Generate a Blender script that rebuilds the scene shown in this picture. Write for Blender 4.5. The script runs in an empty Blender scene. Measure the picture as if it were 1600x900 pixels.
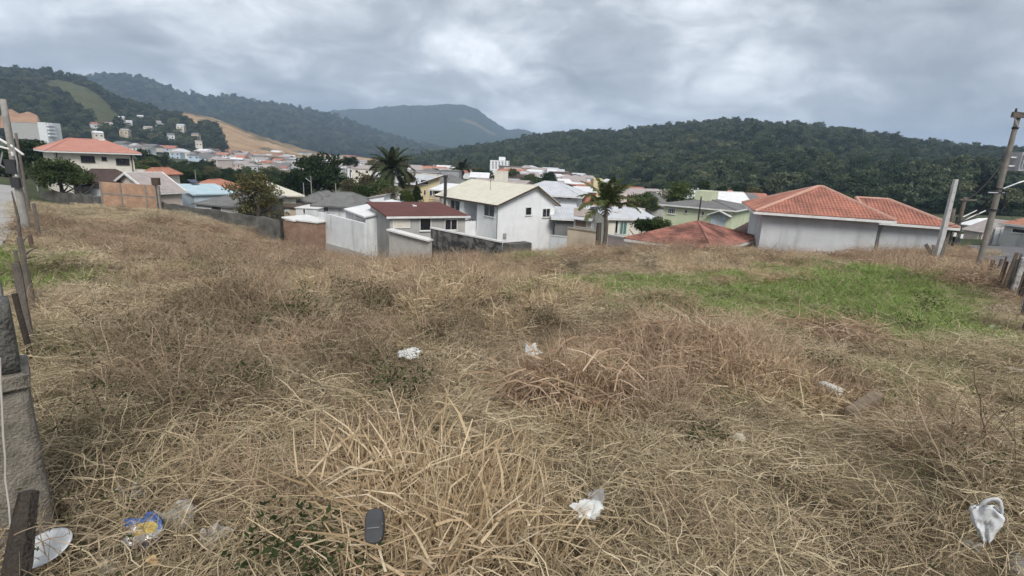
import bpy, bmesh, math, random
import numpy as np
from mathutils import Vector, Matrix
R = math.radians
rng = np.random.default_rng(7)
random.seed(7)
scene = bpy.context.scene
COL = scene.collection

# ------------------------------------------------------------------ camera
FPX, PITCH, ROLL, EYE = 810.0, R(13.87), R(2.6), 1.7      # focal length in 1600 px units
_f = np.array([0, math.cos(PITCH), -math.sin(PITCH)])
_u = np.array([0, math.sin(PITCH), math.cos(PITCH)])
_r = np.array([1.0, 0, 0])
CX = math.cos(ROLL) * _r + math.sin(ROLL) * _u
CY = -math.sin(ROLL) * _r + math.cos(ROLL) * _u
CAM = np.array([0, 0, EYE])
cam_d = bpy.data.cameras.new('camera')
cam = bpy.data.objects.new('camera', cam_d)
COL.objects.link(cam)
cam_d.sensor_width = 36.0
cam_d.lens = 36.0 * FPX / 1600.0
cam_d.clip_start = 0.05
cam_d.clip_end = 30000
cam.matrix_world = Matrix(((CX[0], CY[0], -_f[0], 0), (CX[1], CY[1], -_f[1], 0), (CX[2], CY[2], -_f[2], EYE), (0, 0, 0, 1)))
scene.camera = cam

# ------------------------------------------------------------------ world, sun, exposure
SUN_EL, SUN_AZ = R(45), R(166)          # azimuth clockwise from +Y
world = bpy.data.worlds.new('World')
scene.world = world
world.use_nodes = True
wn = world.node_tree
wn.nodes.clear()
def N(nt, t, **kw):
    n = nt.nodes.new(t)
    for k, v in kw.items():
        if k.startswith('i_'):
            n.inputs[k[2:].replace('_', ' ')].default_value = v
        else:
            setattr(n, k, v)
    return n
def math_n(nt, op, a, b=None, clamp=False):
    n = nt.nodes.new('ShaderNodeMath'); n.operation = op; n.use_clamp = clamp
    for i, v in enumerate((a, b)):
        if v is None: continue
        if isinstance(v, (int, float)): n.inputs[i].default_value = v
        else: nt.links.new(v, n.inputs[i])
    return n.outputs[0]
def build_sky():
    L = wn.links.new
    out = N(wn, 'ShaderNodeOutputWorld'); bg = N(wn, 'ShaderNodeBackground'); bg.inputs[1].default_value = 0.1
    sky = N(wn, 'ShaderNodeTexSky'); sky.sky_type = 'NISHITA'; sky.sun_disc = False
    sky.sun_elevation = SUN_EL; sky.sun_rotation = SUN_AZ
    tc = N(wn, 'ShaderNodeTexCoord')
    sep = N(wn, 'ShaderNodeSeparateXYZ'); L(tc.outputs['Generated'], sep.inputs[0])
    z = math_n(wn, 'ADD', math_n(wn, 'MAXIMUM', sep.outputs[2], 0.0), 0.42)
    comb = N(wn, 'ShaderNodeCombineXYZ')
    L(math_n(wn, 'DIVIDE', sep.outputs[0], z), comb.inputs[0])
    L(math_n(wn, 'DIVIDE', sep.outputs[1], z), comb.inputs[1])
    mp = N(wn, 'ShaderNodeMapping'); mp.inputs['Location'].default_value = SKY_OFF; mp.inputs['Rotation'].default_value = (0, 0, R(20))
    mp.inputs['Scale'].default_value = (1.0, 1.15, 1.0)
    L(comb.outputs[0], mp.inputs[0])
    n1 = N(wn, 'ShaderNodeTexNoise'); n1.inputs['Scale'].default_value = 1.55; n1.inputs['Detail'].default_value = 6; n1.inputs['Roughness'].default_value = 0.57; n1.inputs['Distortion'].default_value = 0.35
    n2 = N(wn, 'ShaderNodeTexNoise'); n2.inputs['Scale'].default_value = 6.0; n2.inputs['Detail'].default_value = 5; n2.inputs['Roughness'].default_value = 0.55; n2.inputs['Distortion'].default_value = 0.6
    L(mp.outputs[0], n1.inputs[0]); L(mp.outputs[0], n2.inputs[0])
    v = math_n(wn, 'ADD', math_n(wn, 'MULTIPLY', n1.outputs[0], 0.74), math_n(wn, 'MULTIPLY', n2.outputs[0], 0.26))
    cr = N(wn, 'ShaderNodeValToRGB'); L(v, cr.inputs[0])
    e = cr.color_ramp.elements
    e[0].position = 0.37; e[0].color = (1.55, 1.66, 1.81, 1)
    e[1].position = 0.66; e[1].color = (6.2, 6.3, 6.4, 1)
    m = cr.color_ramp.elements.new(0.475); m.color = (2.45, 2.6, 2.78, 1)
    m = cr.color_ramp.elements.new(0.56); m.color = (3.95, 4.13, 4.32, 1)
    mix = N(wn, 'ShaderNodeMixRGB'); mix.inputs[0].default_value = 0.95
    L(sky.outputs[0], mix.inputs[1]); L(cr.outputs[0], mix.inputs[2])
    L(mix.outputs[0], bg.inputs[0]); L(bg.outputs[0], out.inputs[0])
SKY_OFF = (3.1, 0.4, 0.0)
build_sky()
sun_d = bpy.data.lights.new('sun', 'SUN')
sun_d.energy = 1.5; sun_d.angle = R(25); sun_d.color = (1.0, 0.97, 0.92)
sun = bpy.data.objects.new('sun', sun_d); COL.objects.link(sun)
sd = Vector((math.sin(SUN_AZ) * math.cos(SUN_EL), math.cos(SUN_AZ) * math.cos(SUN_EL), math.sin(SUN_EL)))
sun.rotation_euler = sd.to_track_quat('Z', 'Y').to_euler()
sun.location = (0, -20, 60)
vs = scene.view_settings
vs.view_transform = 'Standard'; vs.look = 'None'; vs.gamma = 1.0; vs.use_curve_mapping = False
vs.exposure = 1.25
cy = scene.cycles
cy.use_denoising = True
try: cy.denoiser = 'OPENIMAGEDENOISE'
except Exception: pass
cy.max_bounces = 4; cy.diffuse_bounces = 2; cy.glossy_bounces = 2; cy.transmission_bounces = 3; cy.volume_bounces = 0; cy.transparent_max_bounces = 8
cy.use_adaptive_sampling = True; cy.adaptive_threshold = 0.03

# ------------------------------------------------------------------ placing helpers
def ray(px, py):
    d = _f + (px - 800.0) / FPX * CX - (py - 450.0) / FPX * CY
    return d
def at(px, py, depth):
    d = ray(px, py)
    return CAM + d * (depth / d[1])

# ------------------------------------------------------------------ terrain height (thin plate through hand-set points and image pixels at chosen depths)
_ctl = []
for p in [(0, 0, 0), (-2, .5, 0), (2, .5, -.05), (0, -4, .1), (-5, -3, .1), (5, -3, .0), (0, 2, -.1), (-3, 3, -.25), (3, 3, -.35), (0, 5, -.55), (-6, 6, -.6), (6, 6, -.75),
          (0, 10, -1.25), (-8, 10, -1.3), (-12, 12, -1.35), (8, 10, -1.25), (12.5, 12.5, -1.45), (0, 15, -1.95), (-8, 18, -2.65), (10, 18, -2.0), (0, 20, -2.85), (-10, 26, -4.1), (4, 26, -3.0),
          (-60, -60, 3), (60, -60, 3), (0, -90, 4), (-30, 4, -.6), (30, 4, -.8), (-60, 20, -2), (60, 20, -2.5)]:
    _ctl.append(p)
for px, py, d in [(42, 362, 27), (110, 322, 56), (200, 326, 54), (350, 347, 52), (450, 386, 50), (560, 408, 47), (680, 424, 45), (775, 414, 37), (800, 404, 31), (943, 398, 29),
                  (1120, 402, 27), (1290, 408, 26), (1400, 412, 26), (1480, 417, 26.5), (0, 395, 17), (0, 290, 72), (30, 300, 60), (1525, 425, 25.4), (1590, 400, 33), (1550, 386, 42),
                  (270, 242, 520), (400, 266, 430), (430, 250, 760), (560, 250, 1200), (650, 278, 320), (720, 266, 620), (850, 290, 320), (860, 272, 470), (1100, 308, 300), (1400, 322, 260), (1600, 334, 220), (100, 225, 420), (0, 225, 330)]:
    q = at(px, py, d); _ctl.append(tuple(q))
def _adddz(px, d, z):
    q = at(px, 300, d); _ctl.append((q[0], q[1], z))
for px, d, z in [(1290, 41, -5.6), (943, 45, -7.2), (1180, 40, -5.6), (1470, 42, -3.6), (120, 85, -6.5), (300, 72, -8.6), (450, 78, -10), (600, 62, -10.2), (800, 66, -9.6), (900, 62, -9.2), (1010, 60, -8.8), (1110, 72, -9), (1300, 64, -7), (1560, 62, -4.6),
                 (100, 150, -8), (300, 150, -12.5), (500, 150, -14), (700, 150, -14), (900, 150, -13), (1100, 150, -12.5), (1350, 150, -9.5), (1600, 120, -6), (0, 150, -6)]:
    _adddz(px, d, z)
for a in range(0, 360, 30):
    _ctl.append((7400 * math.cos(R(a)), 7400 * math.sin(R(a)), -14)); _ctl.append((3000 * math.cos(R(a)), 3000 * math.sin(R(a)), -14))
_ctl = np.array(_ctl)
def _warp(x, y):
    r = np.hypot(x, y) + 1e-9
    k = np.log1p(r / 14.0) / r * 10
    return x * k, y * k
def _tps_fit():
    X, Y = _warp(_ctl[:, 0], _ctl[:, 1])
    n = len(X)
    d2 = (X[:, None] - X) ** 2 + (Y[:, None] - Y) ** 2
    K = 0.5 * d2 * np.log(d2 + 1e-12) + np.eye(n) * 0.08
    P = np.stack([np.ones(n), X, Y], 1)
    A = np.zeros((n + 3, n + 3)); A[:n, :n] = K; A[:n, n:] = P; A[n:, :n] = P.T
    return X, Y, np.linalg.solve(A, np.concatenate([_ctl[:, 2], np.zeros(3)]))
_TX, _TY, _TW = _tps_fit()
def vnoise(x, y, s, seed=0):
    """smooth value noise, numpy"""
    x = np.asarray(x, float) / s + seed * 17.13; y = np.asarray(y, float) / s + seed * 7.77
    xi = np.floor(x).astype(np.int64); yi = np.floor(y).astype(np.int64)
    fx = x - xi; fy = y - yi; fx = fx * fx * (3 - 2 * fx); fy = fy * fy * (3 - 2 * fy)
    def h(i, j):
        n = (i * 374761393 + j * 668265263 + seed * 1274126177) & 0xffffffff
        n = ((n ^ (n >> 13)) * 1274126177) & 0xffffffff
        return ((n ^ (n >> 16)) & 0xffff) / 65535.0
    a, b, c, d = h(xi, yi), h(xi + 1, yi), h(xi, yi + 1), h(xi + 1, yi + 1)
    return (a * (1 - fx) + b * fx) * (1 - fy) + (c * (1 - fx) + d * fx) * fy
def H0(x, y):
    x = np.asarray(x, float); y = np.asarray(y, float)
    sh = x.shape; X, Y = _warp(x.ravel(), y.ravel())
    out = np.empty(X.shape)
    for i in range(0, len(X), 20000):
        d2 = (X[i:i + 20000, None] - _TX) ** 2 + (Y[i:i + 20000, None] - _TY) ** 2
        out[i:i + 20000] = (0.5 * d2 * np.log(d2 + 1e-12)) @ _TW[:-3] + _TW[-3] + _TW[-2] * X[i:i + 20000] + _TW[-1] * Y[i:i + 20000]
    return out.reshape(sh)
def H(x, y):
    """ground height with small mounds on the lot"""
    x = np.asarray(x, float); y = np.asarray(y, float)
    r = np.hypot(x, y)
    bump = (vnoise(x, y, 2.3, 3) - .5) * 0.22 + (vnoise(x, y, 0.8, 4) - .5) * 0.07 + (vnoise(x, y, 6, 5) - .5) * 0.3
    lump = np.clip(vnoise(x, y, 1.25, 20) - .42, 0, 1) * .55 + np.clip(vnoise(x, y, 3.1, 21) - .45, 0, 1) * .7
    lump = lump * (1 - .75 * np.exp(-(((x - 9.0) / 6.5) ** 2 + ((y - 14.0) / 6.5) ** 2)))
    for mx, my, mr, mh in MOUNDS: lump = lump + mh * np.exp(-((x - mx) ** 2 + (y - my) ** 2) / mr ** 2)
    return H0(x, y) + (bump + (lump - .1) * np.clip((r - 1.8) / 2.5, 0, 1)) * np.clip(r / 3, .25, 1) * np.clip((60 - r) / 20, 0, 1) * np.clip((36 - r) / 16, .35, 1)
MOUNDS = [(2.35, 6.3, .85, .38), (1.3, 6.6, .8, .15), (-.62, 2.75, .5, .12), (5, 26.5, 2.2, .15), (12, 26, 2.5, .15), (-1, 30, 2, .25), (-9, 14, 2.2, .35), (-4, 9, 1.6, .25), (.6, 4.9, .8, .2)]
def G(px, py, lo=0.6, hi=60.0):
    """ground point under a pixel"""
    d = ray(px, py); ts = np.linspace(lo, hi, 1600) / d[1]
    p = CAM[None] + d[None] * ts[:, None]
    below = np.nonzero(p[:, 2] < H(p[:, 0], p[:, 1]))[0]
    i = below[0] if len(below) else len(ts) - 1
    q = p[i]; return np.array([q[0], q[1], float(H(q[0], q[1]))])

# ------------------------------------------------------------------ object helpers
def tag(o, label=None, cat=None, group=None, kind=None):
    if label: o['label'] = label
    if cat: o['category'] = cat
    if group: o['group'] = group
    if kind: o['kind'] = kind
    return o
def empty(name, loc=(0, 0, 0), rz=0.0):
    o = bpy.data.objects.new(name, None); COL.objects.link(o)
    o.location = Vector(loc); o.rotation_euler = (0, 0, rz); o.empty_display_size = 0.2
    return o
def link(name, me, parent=None, loc=None, rot=None):
    o = bpy.data.objects.new(name, me); COL.objects.link(o)
    if parent is not None: o.parent = parent
    if loc is not None: o.location = Vector(loc)
    if rot is not None: o.rotation_euler = rot
    return o
def mesh_np(name, verts, faces, mats=(), fmat=None, smooth=False, attr=None):
    """verts (n,3), faces (m,k) with one k"""
    me = bpy.data.meshes.new(name)
    verts = np.asarray(verts, np.float32); faces = np.asarray(faces, np.int32)
    m, k = faces.shape
    me.vertices.add(len(verts)); me.vertices.foreach_set('co', verts.ravel())
    me.loops.add(m * k); me.loops.foreach_set('vertex_index', faces.ravel())
    me.polygons.add(m)
    me.polygons.foreach_set('loop_start', np.arange(0, m * k, k, dtype=np.int32))
    for t in mats: me.materials.append(t)
    if fmat is not None: me.polygons.foreach_set('material_index', np.asarray(fmat, np.int32))
    if smooth: me.polygons.foreach_set('use_smooth', np.ones(m, bool))
    if attr:
        for an, av in attr.items():
            a = me.attributes.new(an, 'FLOAT', 'POINT'); a.data.foreach_set('value', np.asarray(av, np.float32))
    me.update(calc_edges=True)
    return me
class MB:
    def __init__(s): s.v = []; s.f = []; s.m = []
    def add(s, vs_, fs_, m=0):
        b = len(s.v); s.v += [tuple(map(float, q)) for q in vs_]
        for f in fs_: s.f.append([b + i for i in f]); s.m.append(m)
    def box(s, lo, hi, m=0):
        x0, y0, z0 = lo; x1, y1, z1 = hi
        s.add([(x0, y0, z0), (x1, y0, z0), (x1, y1, z0), (x0, y1, z0), (x0, y0, z1), (x1, y0, z1), (x1, y1, z1), (x0, y1, z1)],
              [(0, 3, 2, 1), (4, 5, 6, 7), (0, 1, 5, 4), (1, 2, 6, 5), (2, 3, 7, 6), (3, 0, 4, 7)], m)
    def obox(s, c, ax, ay, az, m=0):
        c = np.array(c, float); ax = np.array(ax, float); ay = np.array(ay, float); az = np.array(az, float)
        vs_ = [c + i * ax + j * ay + k * az for k in (-1, 1) for i, j in ((-1, -1), (1, -1), (1, 1), (-1, 1))]
        s.add(vs_, [(0, 3, 2, 1), (4, 5, 6, 7), (0, 1, 5, 4), (1, 2, 6, 5), (2, 3, 7, 6), (3, 0, 4, 7)], m)
    def slab(s, poly, t, m=0):
        """polygon (list of 3D points) thickened downwards"""
        n = len(poly); top = [tuple(p) for p in poly]; bot = [(p[0], p[1], p[2] - t) for p in poly]
        s.add(top + bot, [tuple(range(n)), tuple(range(2 * n - 1, n - 1, -1))] + [(i, i + n, (i + 1) % n + n, (i + 1) % n) for i in range(n)], m)
    def tube(s, pts, rad, n=6, m=0, cap=True):
        pts = [np.array(p, float) for p in pts]
        if not hasattr(rad, '__len__'): rad = [rad] * len(pts)
        rings = []
        for i, p in enumerate(pts):
            t = pts[min(i + 1, len(pts) - 1)] - pts[max(i - 1, 0)]; t /= (np.linalg.norm(t) + 1e-9)
            a = np.cross(t, [0, 0, 1.0] if abs(t[2]) < .9 else [1.0, 0, 0]); a /= np.linalg.norm(a); b = np.cross(t, a)
            rings.append([p + rad[i] * (math.cos(2 * math.pi * k / n) * a + math.sin(2 * math.pi * k / n) * b) for k in range(n)])
        vs_ = [q for r_ in rings for q in r_]
        fs_ = [(i * n + k, i * n + (k + 1) % n, (i + 1) * n + (k + 1) % n, (i + 1) * n + k) for i in range(len(pts) - 1) for k in range(n)]
        if cap: fs_ += [tuple(range(n - 1, -1, -1)), tuple(range((len(pts) - 1) * n, len(pts) * n))]
        s.add(vs_, fs_, m)
    def mesh(s, name, mats, smooth=False, bevel=0):
        me = bpy.data.meshes.new(name); me.from_pydata(s.v, [], s.f)
        for t in (mats if isinstance(mats, (list, tuple)) else [mats]): me.materials.append(t)
        me.polygons.foreach_set('material_index', s.m)
        bm = bmesh.new(); bm.from_mesh(me); bmesh.ops.recalc_face_normals(bm, faces=bm.faces)
        if bevel: bmesh.ops.bevel(bm, geom=bm.edges[:], offset=bevel, segments=1, affect='EDGES')
        bm.to_mesh(me); bm.free()
        if smooth: me.polygons.foreach_set('use_smooth', np.ones(len(me.polygons), bool))
        me.update(); return me
    def build(s, name, mats, parent=None, smooth=False, loc=None, rot=None, bevel=0):
        return link(name, s.mesh(name, mats, smooth, bevel), parent, loc, rot)

# ------------------------------------------------------------------ materials
_M = {}
def mat(name, col, col2=None, rough=0.85, scale=3.0, var=0.5, streak=0.0, bump=0.0, bscale=None, detail=4, metal=0.0, spec=0.3, fine=0.0):
    """two-tone noise colour, optional run-down streaks, optional bump"""
    if name in _M: return _M[name]
    m = bpy.data.materials.new(name); m.use_nodes = True; nt = m.node_tree; L = nt.links.new
    b = nt.nodes['Principled BSDF']; b.inputs['Roughness'].default_value = rough; b.inputs['Metallic'].default_value = metal
    b.inputs['Specular IOR Level'].default_value = spec
    if col2 is None: col2 = tuple(c * 0.72 for c in col)
    tc = N(nt, 'ShaderNodeTexCoord')
    n = N(nt, 'ShaderNodeTexNoise'); n.inputs['Scale'].default_value = scale; n.inputs['Detail'].default_value = detail; n.inputs['Roughness'].default_value = 0.6
    L(tc.outputs['Object'], n.inputs[0])
    cr = N(nt, 'ShaderNodeValToRGB'); L(n.outputs[0], cr.inputs[0])
    cr.color_ramp.elements[0].position = 0.5 - 0.25 * var - .05; cr.color_ramp.elements[1].position = 0.5 + .25 * var
    cr.color_ramp.elements[0].color = (*col2, 1); cr.color_ramp.elements[1].color = (*col, 1)
    c = cr.outputs[0]
    if streak:
        mp = N(nt, 'ShaderNodeMapping'); mp.inputs['Scale'].default_value = (.8, .8, 0.13); L(tc.outputs['Object'], mp.inputs[0])
        s = N(nt, 'ShaderNodeTexNoise'); s.inputs['Scale'].default_value = 1.6; s.inputs['Detail'].default_value = 6; s.inputs['Roughness'].default_value = .65; L(mp.outputs[0], s.inputs[0])
        k = math_n(nt, 'MULTIPLY', math_n(nt, 'SUBTRACT', s.outputs[0], 0.53, clamp=True), 4.0 * streak, clamp=True)
        mx = N(nt, 'ShaderNodeMixRGB'); L(k, mx.inputs[0]); L(c, mx.inputs[1]); mx.inputs[2].default_value = (0.13, 0.125, 0.115, 1); c = mx.outputs[0]
    if fine:
        f = N(nt, 'ShaderNodeTexNoise'); f.inputs['Scale'].default_value = scale * 14; f.inputs['Detail'].default_value = 3; L(tc.outputs['Object'], f.inputs[0])
        mx = N(nt, 'ShaderNodeMixRGB'); mx.blend_type = 'MULTIPLY'; mx.inputs[0].default_value = fine
        cr2 = N(nt, 'ShaderNodeValToRGB'); L(f.outputs[0], cr2.inputs[0]); cr2.color_ramp.elements[0].position = .3; cr2.color_ramp.elements[1].position = .7
        cr2.color_ramp.elements[0].color = (.3, .3, .3, 1); L(c, mx.inputs[1]); L(cr2.outputs[0], mx.inputs[2]); c = mx.outputs[0]
    L(c, b.inputs['Base Color'])
    if bump:
        f = N(nt, 'ShaderNodeTexNoise'); f.inputs['Scale'].default_value = bscale or scale * 8; f.inputs['Detail'].default_value = 4; L(tc.outputs['Object'], f.inputs[0])
        bp = N(nt, 'ShaderNodeBump'); bp.inputs['Strength'].default_value = bump; bp.inputs['Distance'].default_value = 0.03; L(f.outputs[0], bp.inputs['Height']); L(bp.outputs[0], b.inputs['Normal'])
    _M[name] = m; return m
def leafmat(name, stops, trans=0.25, rough=0.7, inst=0.35):
    """plant matter: colour picked per leaf or blade (attribute 'rnd'), shifted per plant"""
    if name in _M: return _M[name]
    m = bpy.data.materials.new(name); m.use_nodes = True; nt = m.node_tree; L = nt.links.new
    nt.nodes.clear()
    out = N(nt, 'ShaderNodeOutputMaterial'); b = N(nt, 'ShaderNodeBsdfDiffuse'); t = N(nt, 'ShaderNodeBsdfTranslucent'); mx = N(nt, 'ShaderNodeMixShader'); mx.inputs[0].default_value = trans
    at_ = N(nt, 'ShaderNodeAttribute'); at_.attribute_name = 'rnd'
    oi = N(nt, 'ShaderNodeObjectInfo')
    v = math_n(nt, 'ADD', math_n(nt, 'MULTIPLY', at_.outputs['Fac'], 1 - inst), math_n(nt, 'MULTIPLY', oi.outputs['Random'], inst))
    cr = N(nt, 'ShaderNodeValToRGB'); L(v, cr.inputs[0])
    el = cr.color_ramp.elements
    el[0].position = stops[0][0]; el[0].color = (*stops[0][1], 1); el[1].position = stops[-1][0]; el[1].color = (*stops[-1][1], 1)
    for p, c in stops[1:-1]: el.new(p).color = (*c, 1)
    L(cr.outputs[0], b.inputs[0]); L(cr.outputs[0], t.inputs[0]); L(b.outputs[0], mx.inputs[1]); L(t.outputs[0], mx.inputs[2]); L(mx.outputs[0], out.inputs[0])
    _M[name] = m; return m
# ------------------------------------------------------------------ ground sheet
def ground_mat():
    m = bpy.data.materials.new('ground_soil'); m.use_nodes = True; nt = m.node_tree; L = nt.links.new
    b = nt.nodes['Principled BSDF']; b.inputs['Roughness'].default_value = 0.95; b.inputs['Specular IOR Level'].default_value = .1
    tc = N(nt, 'ShaderNodeTexCoord')
    def ramp(scale, stops, det=6):
        n = N(nt, 'ShaderNodeTexNoise'); n.inputs['Scale'].default_value = scale; n.inputs['Detail'].default_value = det; n.inputs['Roughness'].default_value = .65; L(tc.outputs['Object'], n.inputs[0])
        r = N(nt, 'ShaderNodeValToRGB'); L(n.outputs[0], r.inputs[0]); e = r.color_ramp.elements
        e[0].position, e[0].color = stops[0][0], (*stops[0][1], 1); e[1].position, e[1].color = stops[-1][0], (*stops[-1][1], 1)
        for p, c in stops[1:-1]: e.new(p).color = (*c, 1)
        return r.outputs[0]
    lot = ramp(1.4, [(.3, (.085, .066, .043)), (.5, (.16, .126, .082)), (.7, (.27, .22, .15))])
    fine = ramp(38, [(.3, (.35, .33, .3)), (.7, (1, 1, 1))], 3)
    mx = N(nt, 'ShaderNodeMixRGB'); mx.blend_type = 'MULTIPLY'; mx.inputs[0].default_value = .8; L(lot, mx.inputs[1]); L(fine, mx.inputs[2])
    val = ramp(.05, [(.35, (.035, .05, .022)), (.55, (.07, .08, .04)), (.7, (.15, .13, .09))], 8)
    a = N(nt, 'ShaderNodeAttribute'); a.attribute_name = 'lot'
    m2 = N(nt, 'ShaderNodeMixRGB'); L(a.outputs['Fac'], m2.inputs[0]); L(val, m2.inputs[1]); L(mx.outputs[0], m2.inputs[2])
    L(m2.outputs[0], b.inputs['Base Color'])
    return m
def build_ground():
    rad = np.concatenate([[0.0], np.geomspace(0.35, 7400, 290)])
    na = 420
    ang = np.linspace(0, 2 * math.pi, na, endpoint=False)
    x = np.outer(rad[1:], np.cos(ang)).ravel(); y = np.outer(rad[1:], np.sin(ang)).ravel()
    x = np.append(x, 0); y = np.append(y, 0); z = H(x, y)
    r = np.hypot(x, y)
    i, j = np.meshgrid(np.arange(len(rad) - 2), np.arange(na), indexing='ij')
    a = (i * na + j).ravel(); b = (i * na + (j + 1) % na).ravel()
    f = np.stack([a, a + na, b + na, b], 1)
    c = len(x) - 1; j = np.arange(na)
    f = np.concatenate([f, np.stack([np.full(na, c), j, (j + 1) % na, np.full(na, c)], 1)])
    lot = np.clip((52 + 6 * (vnoise(x, y, 9, 1) - .5) - r) / 6, 0, 1)
    me = bpy.data.meshes.new('ground')
    me.from_pydata(np.stack([x, y, z], 1).tolist(), [], [list(q) if q[0] != c else list(q[:3]) for q in f.tolist()])
    at_ = me.attributes.new('lot', 'FLOAT', 'POINT'); at_.data.foreach_set('value', lot.astype(np.float32))
    me.polygons.foreach_set('use_smooth', np.ones(len(me.polygons), bool))
    me.materials.append(ground_mat()); me.update()
    tag(link('ground', me), 'sloping vacant lot and valley floor covered in dry grass', kind='structure')
build_ground()

def patch(name, c00, c10, c11, c01, nu, nv, m, dz=0.05, label=None, thick=0):
    u, v = np.meshgrid(np.linspace(0, 1, nu + 1), np.linspace(0, 1, nv + 1), indexing='ij')
    P = lambda k: (c00[k] * (1 - u) * (1 - v) + c10[k] * u * (1 - v) + c11[k] * u * v + c01[k] * (1 - u) * v).ravel()
    x, y = P(0), P(1); z = H(x, y) + dz
    i, j = np.meshgrid(np.arange(nu), np.arange(nv), indexing='ij'); a = (i * (nv + 1) + j).ravel()
    f = np.stack([a, a + nv + 1, a + nv + 2, a + 1], 1)
    o = link(name, mesh_np(name, np.stack([x, y, z], 1), f, [m], smooth=True)); o['kind'] = 'structure'
    if label: o['label'] = label
    return o
M_ASPH = mat('asphalt', (.17, .165, .17), (.125, .12, .125), rough=.9, scale=.7, bump=.3, bscale=30, fine=.3)
M_CONCR_ROAD = mat('concrete_road', (.40, .39, .37), (.33, .32, .30), rough=.9, scale=.4, bump=.2, bscale=20, fine=.2)
# street along the left fence and street along the right fence
e0 = at(-6, 400, 17.0); e1 = at(41, 286, 76.0)
_d = (e1 - e0)[:2]; _d /= np.linalg.norm(_d); _nrm = np.array([-_d[1], _d[0]])
s0 = e0[:2] - _d * 17; s1 = e1[:2]
patch('street', s0, s1, s1 + _nrm * 8, s0 + _nrm * 8, 120, 14, M_CONCR_ROAD, .06, 'pale concrete street running along the lot beside wooden posts')
patch('road', (7.6, 4.0), (37.0, 42.5), (70, 44), (34, -6), 90, 40, M_ASPH, .07, 'grey asphalt road beyond the crooked fence posts')
def on_road(x, y):
    a = (y - 4.0) * (37 - 7.6) / (42.5 - 4.0) + 7.6
    r1 = (x > a - .3) & (y < 43) & (y > -7)
    q = (x - s0[0]) * _nrm[0] + (y - s0[1]) * _nrm[1]
    return r1 | (q > -.15)

# ------------------------------------------------------------------ hills
def lerp_list(xs, lst):
    a = np.array(lst, float); return np.interp(xs, a[:, 0], a[:, 1])
def hill(name, label, sky_, Dr, Db, zb, m, px0, px1, nu, nv, tree_h=6, rough=6.0, back=.7, seed=1, power=1.0, attrs=None, fade=True, jag=0.0):
    u = np.linspace(px0, px1, nu); ys = lerp_list(u, sky_) + (vnoise(u, u * 0, 11.0, seed) - .5) * jag + (vnoise(u, u * 0, 3.5, seed + 2) - .5) * jag * .6; dr = lerp_list(u, Dr); db = lerp_list(u, Db); zbs = lerp_list(u, zb)
    t = np.concatenate([np.linspace(-.12, 1, nv), np.linspace(1, 1 + back, nv // 3)[1:]])
    V = np.zeros((nu, len(t), 3))
    for i in range(nu):
        top = at(u[i], ys[i], dr[i]); bot = top * 1.0; k = db[i] / dr[i]; bot = np.array([top[0] * k, top[1] * k, zbs[i]])
        s = np.where(t <= 1, np.sign(t) * np.abs(t) ** power, 1 - (t - 1) * .9)
        V[i, :, 0] = bot[0] + (top[0] - bot[0]) * t; V[i, :, 1] = bot[1] + (top[1] - bot[1]) * t
        V[i, :, 2] = bot[2] + (top[2] - tree_h - bot[2]) * s
    x, y = V[..., 0], V[..., 1]
    n = (vnoise(x, y, rough * 16, seed) - .5) * rough * 2 + (vnoise(x, y, rough * 5, seed + 1) - .5) * rough * .7
    w = np.clip(1 - np.abs(t - .45) / .52, 0, 1)[None, :] if fade else 1
    V[..., 2] += n * w
    i, j = np.meshgrid(np.arange(nu - 1), np.arange(len(t) - 1), indexing='ij'); a = (i * len(t) + j).ravel()
    f = np.stack([a, a + len(t), a + len(t) + 1, a + 1], 1)
    at2 = {}
    if attrs is not None:
        U, T = np.meshgrid(u, t, indexing='ij'); at2 = {'rnd': attrs(U, T, V).ravel()}
    o = link(name, mesh_np(name, V.reshape(-1, 3), f, [m], smooth=True, attr=at2)); o['kind'] = 'structure'; o['label'] = label
    return u, t, V
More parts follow.
